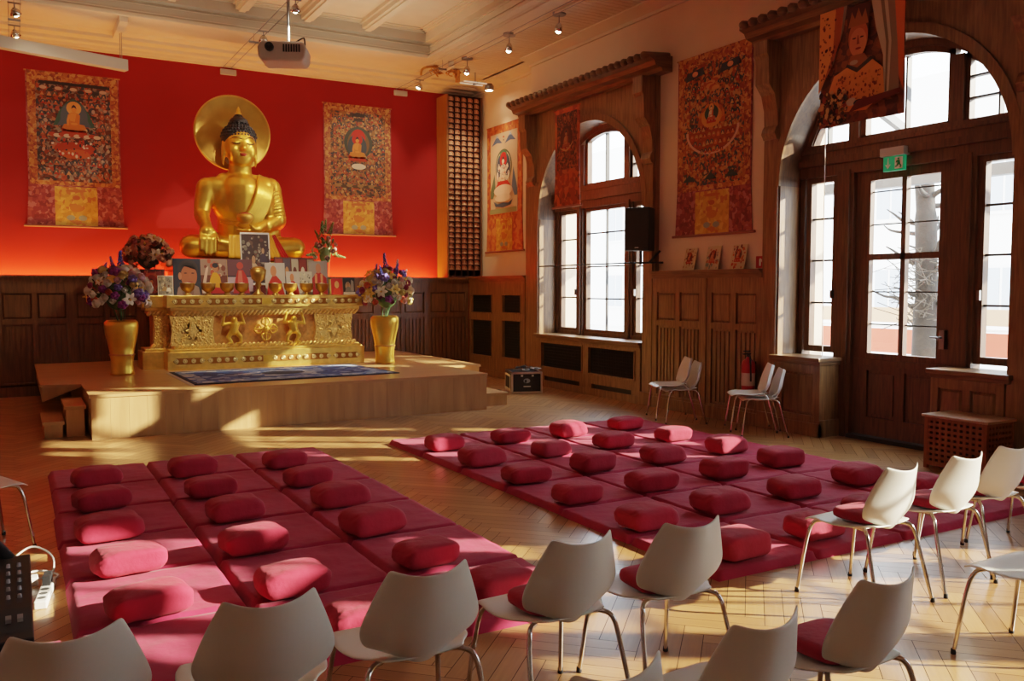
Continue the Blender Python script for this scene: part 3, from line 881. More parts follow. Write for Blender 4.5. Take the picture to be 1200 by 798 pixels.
# crossed legs
for s in (-1, 1):
    c((s*.28, .05, .22), (s*.84, -.20, .20), .22, .19, 18); c((s*.84, -.20, .20), (-s*.12, -.47, .19 if s > 0 else .14), .19, .11, 18)
    c((-s*.12, -.47, .2), (-s*.42, -.42, .27), .10, .07, 14)
mb.obj('body', GOLD, B, remesh=.02, smooth_it=5)
mb = MB()
mb.ball((0, .045, 2.03), (.285, .30, .255), 28, 18)
mb.ball((0, .13, 1.86), (.285, .20, .30), 20, 14)
mb.ball((0, .04, 2.29), (.155, .155, .11), 20, 12); mb.ball((0, .04, 2.385), (.075, .075, .06), 14, 8)
for j in range(7):
    ph = radians(6+12*j); k = max(4, int(36*cos(ph)))
    for i in range(k):
        a = 2*pi*(i+.5*(j % 2))/k
        mb.ball((.280*cos(ph)*cos(a), .045+.295*cos(ph)*sin(a), 2.03+.25*sin(ph)), .024, 8, 6)
for j in range(3):
    for i in range(14-3*j):
        a = 2*pi*i/(14-3*j); r = .16-.045*j; mb.ball((r*.95*cos(a), .04+r*.95*sin(a), 2.27+.055*j), .022, 8, 6)
mb.obj('hair', HAIR, B)
mb = MB(); mb.lathe([(.05, 2.42), (.055, 2.45), (.03, 2.47), (.035, 2.5), (.0, 2.57)], 14, (0, .04, 0)); mb.obj('finial', GOLD, B)
mb = MB()
for s in (-1, 1): mb.tube(catmull([(s*.045, -.286, 1.915), (s*.09, -.296, 1.897), (s*.14, -.284, 1.90), (s*.18, -.255, 1.915)], 5), .007, 8)
for s in (-1, 1): mb.tube(catmull([(s*.03, -.294, 1.975), (s*.09, -.292, 2.005), (s*.15, -.262, 2.0), (s*.20, -.222, 1.97)], 5), [.005]*6+[.007]*6+[.003]*4, 8)
mb.obj('eyes_and_brows', mat('painted_eye_line', '#3a2413', .6), B)
mb = MB()
mb.ball((0, -.292, 1.735), (.062, .022, .014), 14, 8); mb.ball((0, -.288, 1.712), (.048, .022, .014), 14, 8)
mb.obj('lips', mat('painted_lips', '#a8321f', .5), B)
# robe over the left shoulder
mb = MB(); c = mb.capsule
c((.50, .03, 1.22), (.56, .02, .95), .185, .17, 18); c((.56, .02, .95), (.60, .0, .68), .17, .165, 18); c((.60, .0, .68), (.36, -.2, .56), .16, .13, 16)
pts = catmull([(.34, .10, 1.43), (.27, -.16, 1.36), (.20, -.33, 1.14), (.12, -.37, .92), (.0, -.38, .72), (-.16, -.36, .54)], 5)
for k in range(6):
    mb.tube([Vector(p)+Vector((.050*k, .016*k, -.014*k)) for p in pts], .036, 10)
mb.ball((.38, .0, 1.22), (.2, .23, .2), 16, 12); mb.ball((.42, -.05, .95), (.13, .21, .3), 16, 12)
c((.45, .06, .9), (.40, .05, .4), .2, .28, 16)
mb.obj('robe', GOLD, B, remesh=.02, smooth_it=2)
mb = MB()
for k in range(9):
    z = 1.14-.055*k; x = .49+.011*k
    mb.tube([(x+.185*cos(a), .02+.19*sin(a)-.0, z+.05*cos(a)) for a in [pi+pi*.9*i/16-.1 for i in range(17)]], [.003+.012*sin(pi*i/16) for i in range(17)], 8)
mb.obj('robe_folds', GOLD, B)
for s in (-1, 1):
    mb = MB()
    for k in range(5):
        mb.tube(catmull([(s*(.5+.09*k), -.30+.03*k, .385-.012*k), (s*(.52+.09*k), -.43+.05*k, .27), (s*(.5+.09*k), -.47+.06*k, .12)], 5), [.004]*2+[.013]*7+[.004]*2, 8)
    mb.obj('leg_folds', GOLD, B)
mb = MB()
for i in range(3): mb.tube([(x, .03-.345*sqrt(max(0, 1-(x/.40)**2))-.0, .56+.03*i+.05*(x/.4)**2) for x in [-.36+.72*k/20 for k in range(21)]], .015, 8)
mb.obj('waist_sash', GOLD, B)
H = MB(); n = 64
H.lathe([(0, 0), (.3, .012), (.55, .035), (.60, .05), (.625, .06), (.64, .045), (.64, .02), (.61, .0), (0, -.02)], n)
o = H.obj('halo', GOLDM, B); o.rotation_euler = (pi/2, 0, 0); o.location = (-.03, .40, 2.17)
mb = MB(); mb.box(-.03, .03, .25, .38, 1.75, 2.2); mb.obj('halo_support', GOLDM, B)
# bowl in the lap
t = thing('alms_bowl', 'dark golden alms bowl with red filling held in the statue lap', 'bowl', (3.30, 14.58, 2.79))
mb = MB(); mb.lathe([(.05, 0), (.10, .03), (.135, .09), (.125, .15), (.115, .15), (.12, .09), (0, .06)], 24); mb.obj('bowl', GOLDM, t)
mb = MB(); mb.lathe([(.12, .13), (.09, .165), (0, .185)], 16); mb.obj('filling', mat('red_offering', '#9c1f14', .6), t)
# cloths laid over the lap
def cloth(name, label, pts, m, k=3):
    mb = MB()
    def fn(u, v):
        a = Vector(pts[0]).lerp(Vector(pts[1]), u); b = Vector(pts[3]).lerp(Vector(pts[2]), u)
        p = a.lerp(b, v); return (p.x, p.y+.012*sin(u*2*pi*k), p.z)
    mb.grid(fn, 20, 8)
    o = mb.obj(name, m, solid=.006); tag(o, label, 'cloth'); return o
cloth('prayer_cloth', 'yellow cloth hanging from the statue lap beside the large print', [(3.0, 14.44, 2.22), (3.30, 14.44, 2.22), (3.30, 14.50, 2.60), (3.02, 14.50, 2.60)], mat('yellow_silk', '#d9981f', .45))
cloth('ceremonial_scarf', 'red scarf hanging slantwise from the statue lap', [(3.86, 14.42, 2.22), (3.98, 14.42, 2.22), (3.76, 14.50, 2.62), (3.69, 14.50, 2.60)], mat('red_silk', '#b81c10', .5))
cloth('prayer_cloth', 'narrow orange cloth hanging beside the red scarf', [(3.66, 14.44, 2.22), (3.84, 14.44, 2.22), (3.70, 14.50, 2.62), (3.60, 14.50, 2.60)], mat('orange_silk', '#e09a2a', .5))

# ------------------------------------------------------------------ flat painted figures
PAINT = {}
def paint(h):
    if h not in PAINT: PAINT[h] = mat('paint_'+h.strip('#'), h, .7)
    return PAINT[h]
class Flat:
    base = 0
    """stack of flat coloured shapes in the plane y = const, each a hair nearer the viewer"""
    def __init__(s, w, h, y, z0=0, dy=.0006):
        s.mb = MB(); s.m = []; s.w = w; s.h = h; s.y = y; s.z0 = z0; s.dy = dy; s.k = 0
    def _c(s, c):
        p = paint(c)
        if p not in s.m: s.m.append(p)
        return s.m.index(p)
    def poly(s, pts, c, bump=True):
        if bump: s.k += 1
        y = s.y-s.dy*s.k
        s.mb.poly([((u-.5)*s.w, y, s.z0+v*s.h) for u, v in pts], s._c(c))
    def ell(s, u, v, ru, rv, c, n=18, bump=True, rot=0.):
        s.poly([(u+ru*cos(2*pi*i/n+rot), v+rv*sin(2*pi*i/n+rot)) for i in range(n)], c, bump)
    def rect(s, u0, u1, v0, v1, c): s.poly([(u0,v0),(u1,v0),(u1,v1),(u0,v1)], c)
    def crowd(s, n, cols, seed, rmin=.008, rmax=.025, area=(0.04,.96,.04,.96), avoid=None):
        r = random.Random(seed); k0 = s.k if s.k >= 20 else 0
        for i in range(n):
            u = r.uniform(area[0], area[1]); v = r.uniform(area[2], area[3])
            if avoid and ((u-avoid[0])/avoid[2])**2+((v-avoid[1])/avoid[3])**2 < 1: continue
            a = r.uniform(rmin, rmax); s.k = k0+i % 7
            s.ell(u, v, a, a*s.w/s.h*r.uniform(.7, 1.6), r.choice(cols), 7, False, r.uniform(0, 3))
        s.k = k0+8
    def obj(s, name, parent): return s.mb.obj(name, s.m, parent)
def figure(F, u, v, s, body, robe, halo, halo2, asp, hairc='#20222c', seat='#b33a1c'):
    """seated cross-legged figure with nimbus; s = half width in u, asp = w/h"""
    q = s*asp
    F.ell(u, v+.9*q, s*1.15, q*1.45, halo2, 26)
    F.ell(u, v+1.75*q, s*.62, q*.62, halo, 22)
    F.poly([(u-s*1.15, v-.75*q), (u+s*1.15, v-.75*q), (u+s*.95, v-.2*q), (u-s*.95, v-.2*q)], seat)
    for k in range(6): F.ell(u+s*(-.9+.36*k), v-.25*q, s*.2, q*.22, '#d9b48a' if k % 2 else seat, 10, False)
    F.poly([(u-s, v-.1*q), (u-s*.85, v+.25*q), (u-s*.3, v+.35*q), (u+s*.3, v+.35*q), (u+s*.85, v+.25*q), (u+s, v-.1*q), (u+s*.6, v-.25*q), (u-s*.6, v-.25*q)], robe)
    F.poly([(u-s*.42, v+.1*q), (u+s*.42, v+.1*q), (u+s*.5, v+1.15*q), (u+s*.2, v+1.35*q), (u-s*.2, v+1.35*q), (u-s*.5, v+1.15*q)], robe)
    F.poly([(u-s*.34, v+.6*q), (u+s*.05, v+.5*q), (u+s*.22, v+1.3*q), (u-s*.2, v+1.3*q), (u-s*.45, v+1.1*q)], body)
    F.poly([(u-s*.5, v+1.12*q), (u-s*.62, v+.6*q), (u-s*.6, v+.15*q), (u-s*.46, v+.15*q), (u-s*.42, v+.6*q), (u-s*.34, v+1.1*q)], body)
    F.ell(u, v+.32*q, s*.3, q*.12, body, 12)
    F.ell(u, v+1.65*q, s*.22, q*.3, body, 16)
    F.poly([(u-s*.23, v+1.7*q), (u-s*.16, v+1.95*q), (u, v+2.1*q), (u+s*.16, v+1.95*q), (u+s*.23, v+1.7*q), (u, v+1.84*q)], hairc)
def mini(F, u, v, s, a, halo, robe, skin='#c89468'):
    q = s*a
    F.ell(u, v+.55*q, s*.9, q*1.05, halo, 12, False); F.k += 1
    F.poly([(u-s*.8, v-.3*q), (u+s*.8, v-.3*q), (u+s*.45, v+.5*q), (u-s*.45, v+.5*q)], robe, False); F.k += 1
    F.ell(u, v+.75*q, s*.28, q*.34, skin, 8, False); F.k -= 2
def ranks(F, a, cells, s, halos, robes, seed):
    r = random.Random(seed)
    for u, v in cells: mini(F, u+r.uniform(-.008, .008), v+r.uniform(-.006, .006), s*r.uniform(.85, 1.15), a, r.choice(halos), r.choice(robes))
DAMR = brocade('crimson_damask', ['#7e2a2e', '#903a38', '#a8605a', '#7e2a2e', '#9a4a3c', '#6e2022'], 20)
DAMO = brocade('orange_brocade', ['#a8602c', '#bd7c3c', '#96452a', '#c48e4c', '#a8602c', '#7a3420'], 24)
DAMY = brocade('yellow_brocade', ['#c99434', '#d3a345', '#b9832a', '#c99434', '#b5662a'], 18)
PT1 = brocade('thangka_dark', ['#26262c', '#5a2a1c', '#a3432a', '#8a7a68', '#6d3a24', '#2d3340', '#b0694a', '#4a2016', '#7c6a5c'], 20)
PT2 = brocade('thangka_gold', ['#8a5a2a', '#3a2a22', '#a8472a', '#6b4a30', '#2e3238', '#b08048', '#93592c'], 24, seed=3)
PT3 = brocade('thangka_ochre', ['#a8642c', '#8c3a1e', '#b97a3c', '#4a4034', '#9c4a26', '#2f4046', '#c08a4a'], 26, seed=5)
PT4 = mat('thangka_pale', '#c9a888', .8, var=.08, vscale=3)
PT5 = brocade('thangka_rust', ['#5e2a16', '#7a3418', '#43200f', '#8c4a24', '#6a2e16', '#361a10'], 22, seed=8)
def thangka(label, loc, rotz, w, h, pal, painting, draw, lower=True, flare=.05, bord=.10, split=.27, dam=None):
    t = thing('thangka', label, 'thangka', loc, rotz, None)
    y = 0
    mb = MB(); hw = w/2
    mb.prism([(-hw*(1+flare), 0), (hw*(1+flare), 0), (hw, h*split), (hw, h), (-hw, h), (-hw, h*split)], lambda a, b, d: (a, d, b), -.012, 0)
    mb.obj('brocade_mount', dam or DAMR, t)
    pz0 = h*split
    mb = MB()
    mb.box(-hw*.97, hw*.97, -.016, -.012, pz0+.01, h-.01)
    mb.obj('orange_border', pal, t)
    p0, p1 = pz0+bord*.55, h-bord
    mb = MB(); mb.box(-hw+bord, hw-bord, -.019, -.016, p0, p1); po = mb.obj('painting', painting, t)
    F = Flat(2*(hw-bord), p1-p0, -.0195, p0)
    draw(F, F.w/F.h)
    F.obj('painted_figures', po)
    if lower:
        mb = MB(); mb.box(-hw*.46, hw*.46, -.016, -.012, .03, h*split-.01); lo = mb.obj('yellow_panel', DAMY, t)
        F = Flat(w*.46, h*split-.04, -.0165, .03)
        F.ell(.5, .72, .09, .06, '#a8552a'); F.ell(.5, .45, .16, .10, '#b8702c'); F.ell(.36, .2, .1, .07, '#8a8f7a'); F.ell(.64, .2, .1, .07, '#8a8f7a'); F.ell(.5, .9, .25, .04, '#b0602c')
        F.obj('woven_motif', lo)
    mb = MB(); mb.tube([(-hw*(1+flare)-.05, -.012, .012), (hw*(1+flare)+.05, -.012, .012)], .018); mb.obj('bottom_rod', mat('rod_wood', '#8a4a38', .5), t)
    mb = MB(); mb.tube([(-hw-.02, -.008, h), (hw+.02, -.008, h)], .012)
    for k in range(24): mb.box(-hw*.5+hw*k/24, -hw*.5+hw*(k+.5)/24, -.014, -.011, h-.07, h)
    mb.obj('top_rod', pal, t)
    return t
CR1 = ['#c9a890', '#a8442c', '#2a2c34', '#d08a5a', '#77706a', '#8c2e1c', '#35404a', '#c05a3a', '#e0c8b0']
def draw1(F, a):
    F.crowd(330, ['#7d5a48', '#8c3a26', '#2e2c30', '#a86a48', '#5e5450', '#6e2a1c', '#343a42', '#a44e34', '#b0907c'], 1, .010, .026)
    F.rect(.04, .96, .965, .995, '#22222a')
    F.k = 9
    ranks(F, a, [(.09+.082*i, v) for v in (.86, .77) for i in range(11) if abs(.09+.082*i-.5) > (.10 if v > .8 else .22)]+[(.08+.08*i, v) for v in (.66, .56, .46) for i in range(12) if abs(.08+.08*i-.5) > .31]+[(.08+.084*i, v) for v in (.17, .07) for i in range(11)], .036, ['#4a5048', '#8c3e28', '#6a5a50', '#34404a'], ['#b05a34', '#a03020', '#c08a58', '#8a6a58'], 51)
    F.k = 14
    for i in range(9): F.ell(.1+.1*i, .93-.02*(i % 2), .05, .018, '#2c3038' if i % 2 else '#c8a890', 10)
    F.poly([(.22, .56), (.30, .70), (.40, .80), (.5, .84), (.60, .80), (.70, .70), (.78, .56)], '#2f5a50')
    F.poly([(.27, .56), (.36, .68), (.5, .78), (.64, .68), (.73, .56)], '#4a5a6a')
    figure(F, .5, .55, .16, '#e08a3c', '#d0742e', '#e09a4a', '#4a5a68', a)
    for i in range(10): F.ell(.2+.067*i, .47-.01*(i % 2), .05, .02, '#d8c0a8' if i % 2 else '#b0442c', 10)
    F.ell(.5, .33, .28, .07, '#a83c20'); F.ell(.5, .28, .2, .05, '#c05a2c')
    F.crowd(60, ['#d8c8b4', '#b8382a', '#2a2c34'], 5, .01, .02, (.2, .8, .22, .42))
def draw2(F, a):
    F.crowd(330, ['#8a6238', '#3a2a22', '#8c3e26', '#343434', '#9c7444', '#7a3420', '#a8855c'], 2, .009, .024)
    F.k = 9
    ranks(F, a, [(.08+.084*i, v) for v in (.90, .82) for i in range(11) if abs(.08+.084*i-.5) > .12]+[(.08+.08*i, v) for v in (.73, .64, .55, .46) for i in range(12) if abs(.08+.08*i-.5) > .29]+[(.08+.084*i, v) for v in (.36, .27, .19) for i in range(11) if abs(.08+.084*i-.5) > .15], .034, ['#4a5048', '#8c3e28', '#8a6a3c', '#34404a'], ['#b0562c', '#9c2e1c', '#c08a48', '#6a4a38'], 52)
    F.k = 14
    F.ell(.5, .64, .26, .19, '#3a4038', 28); F.ell(.5, .63, .20, .16, '#6a5030', 28)
    F.ell(.5, .70, .13, .10, '#c0281a', 26)
    figure(F, .48, .50, .15, '#d8863a', '#c2762c', '#c0281a', '#38424a', a)
    F.ell(.5, .36, .13, .035, '#d8c8b0'); F.rect(.38, .62, .945, .985, '#2a2624'); F.rect(.42, .58, .89, .93, '#38302a')
    for i in range(8): F.ell(.14+.1*i, .13-.01*(i % 2), .07, .02, '#4a3a28' if i % 2 else '#8a6a40', 10)
def draw3(F, a):     # pale painting with white deity and mountains
    F.rect(.0, 1, .62, 1, '#c8a486')
    for u in (.25, .74):
        F.poly([(u-.2, .86), (u-.08, .93), (u, .985), (u+.1, .92), (u+.2, .87), (u, .885)], '#4a5a72'); F.poly([(u-.06, .94), (u, .985), (u+.06, .94), (u, .95)], '#9aa4b0')
    F.ell(.5, .945, .03, .012, '#c03a22'); F.ell(.5, .905, .02, .01, '#5a4a3a')
    F.poly([(0, .28), (.16, .5), (.2, .30), (.1, .2), (0, .2)], '#5c6a4a'); F.poly([(1, .28), (.86, .55), (.8, .32), (.9, .2), (1, .2)], '#56667c')
    F.ell(.5, .58, .30, .215, '#4e5a3a', 30); F.ell(.5, .57, .27, .20, '#d8c4a8', 30); F.ell(.5, .57, .255, .19, '#3c4654', 30)
    F.ell(.5, .70, .15, .075, '#3f6a48', 24); F.ell(.5, .695, .12, .06, '#c8261c', 24)
    figure(F, .5, .42, .20, '#e0cdb4', '#d8c0a0', '#c8261c', '#3c4654', a, '#2a2a34')
    for s in (-1, 1): F.poly([(.5+s*.08, .50), (.5+s*.2, .56), (.5+s*.17, .61), (.5+s*.06, .56)], '#e4d2bc'); F.ell(.5+s*.2, .47, .03, .05, '#e0d4c4')
    F.poly([(.34, .40), (.66, .40), (.78, .33), (.22, .33)], '#c22c1a')
    F.ell(.5, .28, .34, .075, '#e0c6ae', 26); F.ell(.5, .19, .30, .05, '#dcc2a8', 24)
    F.poly([(.14, .16), (.3, .12), (.5, .13), (.7, .12), (.86, .16), (.78, .09), (.5, .07), (.22, .09)], '#3c4a5c')
    F.rect(0, 1, 0, .06, '#8a8a5c')
    F.crowd(40, ['#c2402a', '#e8d8c4', '#3c4a5c'], 6, .008, .016, (.3, .7, .4, .62))
def draw4(F, a):     # large field of merit
    F.crowd(340, ['#b97a3c', '#8c3a1e', '#2f4046', '#b08048', '#9c4628', '#4a4034', '#b89060'], 4, .008, .02)
    F.k = 9
    for u in (.2, .78): F.poly([(u-.16, .88), (u+.16, .91), (u+.14, .97), (u-.14, .95)], '#34424a'); F.ell(u, .93, .05, .022, '#d8a070')
    for k in range(7): F.ell(.5+.06*cos(k), .85-.03*k*.4, .07, .02, '#a8502c' if k % 2 else '#c88a4a', 10)
    ranks(F, a, [(.10+.08*i, v) for v in (.79, .72) for i in range(11) if abs(.10+.08*i-.5) > .16]+[(.09+.082*i, v) for v in (.62, .54) for i in range(11) if abs(.09+.082*i-.5) > .27], .032, ['#34504a', '#9c3e22', '#b8823c', '#2f4046'], ['#c0622c', '#a83820', '#d09a50', '#5a4a38'], 53)
    F.k = 14
    arc = [(.5+.44*cos(t_), .45+.25*a*sin(t_)*1.15) for t_ in [pi+pi*i/24 for i in range(25)]]
    F.poly(arc+[(.5+(u-.5)*.92, .45+(v-.45)*.92) for u, v in reversed(arc)], '#d4a684')
    F.poly([(.5+(u-.5)*.9, .45+(v-.45)*.9) for u, v in arc], '#93401f')
    F.k = 18
    ranks(F, a, [(.5+(-.5+(i+.5)/n)*w, v) for v, n, w in ((.27, 6, .40), (.33, 9, .62), (.39, 10, .74), (.45, 11, .80)) for i in range(n)], .030, ['#b0602c', '#7a2a18', '#a8803c', '#3a4a44'], ['#c87038', '#b04424', '#8c2c1a', '#c09a58'], 54)
    F.k = 24
    for k in range(9): F.ell(.5+.17*cos(pi*k/8), .52+.15*a*sin(pi*k/8), .055, .036, '#c8742c' if k % 2 else '#b05a28', 12)
    F.ell(.5, .545, .17, .085, '#cf8a3c', 24); F.ell(.5, .575, .115, .065, '#2f4a3c', 20)
    figure(F, .5, .535, .07, '#e0c8a0', '#c05a34', '#d8a050', '#2f4a3c', a)
    for u in (.14, .5, .84): F.poly([(u-.11, .04), (u, .10), (u+.11, .04)], '#2f4440')
def draw5(F, a):
    F.crowd(260, ['#7a3418', '#5e2a16', '#8c4a24', '#a05a30', '#43200f'], 9, .015, .04)
    F.k = 9; F.ell(.5, .55, .3, .22, '#4a2414', 26)
    figure(F, .5, .42, .2, '#a8683c', '#8c4424', '#6a3018', '#54281a', a)
    F.poly([(.15, .40), (.35, .37), (.5, .34), (.7, .39), (.85, .48), (.83, .44), (.68, .355), (.5, .31), (.32, .345)], '#c08a50')
thangka('left thangka on the red wall, dark with orange seated figure under a teal arch', (.95, YR-.005, 2.76), 0, 1.40, 2.54, DAMO, PT1, draw1, bord=.14)
thangka('right thangka on the red wall, golden with a red halo', (5.93, YR-.005, 2.77), 0, 1.38, 2.52, DAMO, PT2, draw2, bord=.13)
O2 = brocade('bright_orange_silk', ['#bd6230', '#ae4e28', '#c87a3c', '#a0452a', '#bd6230'], 14)
thangka('pale thangka with white deity beside the votive cabinet', (XP-.005, 15.10, 2.45), -pi/2, 1.40, 2.50, O2, PT4, draw3, bord=.16, dam=O2)
thangka('large ochre thangka between the two arched windows above the ledge', (XM-.005, 8.92, 2.45), -pi/2, 1.42, 2.45, DAMO, PT3, draw4, bord=.13, split=.25)
RUST = brocade('rust_flames', ['#8c3414', '#b04a1c', '#702a12', '#a8562a', '#8c3414'], 13, seed=2)
thangka('narrow rust red thangka hanging in front of the far arched window', (7.90, 12.02, 3.06), -pi/2, .72, 1.60, RUST, PT5, draw5, lower=False, flare=.06, bord=.07, split=.36, dam=RUST)
# printed banner in the door window
t = thing('hanging_banner', 'printed cloth banner of a crowned face between curtains above the door', 'banner', (7.80, 6.27, 3.50), -pi/2)
mb = MB()
mb.grid(lambda u, v: ((u-.5)*1.06, .015*sin(u*9+v*2), 1.24*v-.0), 30, 10); mb.obj('cloth', brocade('banner_brown', ['#5a2c18', '#6e351c', '#7d4322', '#4a2214', '#8a4c28'], 14, seed=4), t, solid=.004)
F = Flat(1.06, 1.24, -.022, 0)
F.poly([(0, 1), (.32, 1), (.26, .72), (.14, .5), (.0, .3)], '#e89a50'); F.poly([(.20, 1), (.32, 1), (.26, .72), (.15, .5), (.05, .38), (.17, .62)], '#a8522a')
F.poly([(.30, 1), (.34, 1), (.30, .8), (.22, .6), (.14, .48), (.2, .56), (.26, .7)], '#8a7a68')
F.poly([(.62, 1), (.80, 1), (.86, .6), (.84, .16), (.78, .16), (.77, .5), (.68, .75)], '#c0ae94'); F.poly([(.72, 1), (.76, 1), (.83, .6), (.82, .2), (.80, .2), (.80, .6)], '#7a6a56')
F.poly([(.86, 1), (1, 1), (1, .18), (.95, .3), (.90, .6)], '#cc6430'); F.poly([(.80, 1), (.88, 1), (.93, .55), (.96, .16), (.84, .16), (.86, .6)], '#8a7460')
F.crowd(60, ['#7a3020', '#8c4a2a', '#5a1c14'], 11, .008, .016, (.01, .2, .4, .98))
F.poly([(.34, .97), (.62, .97), (.60, .76), (.56, .70), (.40, .70), (.35, .78)], '#4e2616')
F.ell(.48, .70, .115, .155, '#b4643c', 26); F.ell(.48, .66, .10, .12, '#cc7c50', 24)
F.poly([(.36, .80), (.40, .93), (.44, .86), (.48, .95), (.52, .86), (.56, .93), (.60, .80)], '#a06034')
F.ell(.435, .70, .024, .007, '#3a1a10', 12); F.ell(.525, .70, .024, .007, '#3a1a10', 12); F.poly([(.475, .72), (.485, .72), (.50, .645), (.465, .645)], '#8a4026'); F.ell(.485, .61, .035, .010, '#7c2018', 14)
F.poly([(.40, .56), (.56, .56), (.62, .48), (.48, .43), (.36, .47)], '#9a5a34'); F.poly([(.34, .47), (.48, .41), (.66, .49), (.64, .52), (.48, .45), (.36, .50)], '#3a2a22'); F.ell(.44, .50, .05, .02, '#b09a80', 12)
F.poly([(.14, .30), (.20, .42), (.36, .47), (.48, .41), (.66, .49), (.78, .40), (.80, .20), (.6, .08), (.3, .1)], '#dc8a44')
F.k = 30; F.crowd(150, ['#8c4420', '#cc8038', '#7a3218'], 12, .006, .014, (.22, .76, .14, .40)); F.k = 40
F.crowd(150, ['#b08048', '#3a2418', '#8c3a22', '#c89a60', '#2a2020'], 13, .012, .026, (.02, .38, .02, .30))
F.ell(.43, .17, .06, .035, '#b8a48c', 14); F.ell(.52, .15, .06, .03, '#23262c', 14); F.poly([(.4, .08), (.98, .16), (.98, .2), (.5, .17)], '#6a2418')
F.obj('printed_portrait', t)
mb = MB(); mb.tube([(-.55, 0, 1.24), (.55, 0, 1.24)], .014); mb.obj('rod', FRAME, t)
mb = MB(); mb.tube([(-.48, .04, 0), (-.49, .06, -1.3), (-.49, .08, -2.54)], .005, 6); mb.obj('cord', WHITE, t)

# ------------------------------------------------------------------ votive cabinet
t = thing('votive_cabinet', 'tall wooden niche cabinet in the corner filled with small votive tablets', 'cabinet', (8.02, YB, 1.955))
mb = MB(); mb.box(-.40, -.36, 0, .48, 0, 3.66); mb.obj('side_panel', wood('cabinet_side', '#7a4a1e', '#8f5a26', .5), t)
mb = MB(); mb.box(.36, .40, 0, .48, 0, 3.66); mb.obj('side_panel', DOAK, t)
mb = MB(); mb.box(-.36, .36, .16, .20, 0, 3.66); mb.obj('back_panel', mat('niche_dark', '#2a0f0a', .8), t)
NR, NC = 32, 5
rh = 3.50/NR; cw = .72/NC
mb = MB()
for i in range(NR+1): mb.box(-.36, .36, .0, .16, .15+rh*i-.008, .15+rh*i+.002)
mb.box(-.36, .36, .0, .16, 0, .03); mb.box(-.36, .36, 0, .16, 3.64, 3.66)
mb.obj('shelf', mat('niche_shelf', '#3a140c', .6), t); 
mb = MB()
for i in range(NC+1): mb.box(-.36+cw*i-.004, -.36+cw*i+.004, .0, .16, 0, 3.66)
mb.obj('divider', mat('niche_shelf', '#3a140c', .6), t)
TAB = mat('gilded_clay', '#c98a66', .45, .15, var=.3, vscale=14)
TABR = mat('gilded_clay_figure', '#e8b088', .4, .2)
def tablet():
    t = thing('votive_tablet', 'x', 'votive tablet', (0,0,0), 0, 'small clay votive tablets in the corner cabinet')
    mb = MB(); hw = .066; h = .098
    pr = [(-hw, 0), (hw, 0), (hw, h*.65), (hw*.6, h*.92), (0, h), (-hw*.6, h*.92), (-hw, h*.65)]
    mb.prism(pr, lambda a, b, d: (a, d, b), 0, .02); mb.obj('plaque', TAB, t)
    mb = MB(); mb.ball((0, 0, .018), (.048, .018, .018), 8, 6); mb.ball((0, 0, .045), (.026, .018, .028), 8, 6); mb.ball((0, -.004, .078), (.015, .014, .016), 8, 6); mb.obj('seated_figure', TABR, t)
    return t
tb = None
COLN = ['leftmost column', 'second column from the left', 'middle column', 'fourth column from the left', 'rightmost column']
for r in range(NR):
    for cc in range(NC):
        loc = (8.02-.36+cw*(cc+.5), YB+.05, 1.955+.152+rh*(NR-1-r))
        lb = 'small gilded clay tablet, %s, %s row from the top' % (COLN[cc], ordi(r))
        if tb is None: tb = tablet(); tb.location = loc; tb['label'] = lb
        else: dup(tb, loc, random.uniform(-.08, .08), lb)

# ------------------------------------------------------------------ prints on the altar
ZA = STG+1.11
BG = {'navy': '#1c2236', 'maroon': '#4a1418', 'violet': '#54344a', 'grey': '#6a625c', 'white': '#d8d2c8', 'brown': '#4a2a1a'}
def print_(label, x, y, z, w, h, draw, border=None, back='#3a1a14', lean=.12, name='photo_print'):
    t = thing(name, label, 'photo print', (x, y, z))
    t.rotation_euler = (-lean, 0, 0)
    mb = MB(); mb.box(-w/2, w/2, 0, .008, 0, h); mb.obj('card', paint(border or back), t)
    F = Flat(w*.92 if border else w, h*.93 if border else h, -.0008, h*.035 if border else 0, .0005)
    F.rect(0, 1, 0, 1, back)
    draw(F); F.obj('image', t)
    mb = MB(); mb.box(-.015, .015, .008, .012, 0, h*.6); mb.box(-.015, .015, .008, .09, 0, .006); mb.obj('stand', BLACK, t)
    return t
def person(F, u, v, s, skin, robe, hair='#1a1412'):
    F.poly([(u-s*1.3, v-1.6*s), (u+s*1.3, v-1.6*s), (u+s*.9, v-.5*s), (u+s*.4, v-.1*s), (u-s*.4, v-.1*s), (u-s*.9, v-.5*s)], robe)
    F.ell(u, v+.42*s, s*.46, s*.56, hair, 18); F.ell(u, v+.34*s, s*.40, s*.50, skin, 18)
def d_thangka(F):
    F.rect(.08, .92, .06, .94, '#7a2416'); F.ell(.5, .55, .32, .34, '#a8401e', 24); F.ell(.5, .52, .24, .28, '#7a2416', 24)
    person(F, .5, .45, .17, '#b8622c', '#8c341c'); F.crowd(50, ['#a8502c', '#5a1812', '#c0783c'], 21, .02, .05)
def d_small(F):
    F.crowd(50, ['#8a8478', '#b8a888', '#5a5648', '#c8b898'], 22, .04, .10); F.k = 9; person(F, .45, .45, .16, '#7a5a44', '#a8845a'); person(F, .72, .4, .14, '#6a4a3a', '#e0dcd0')
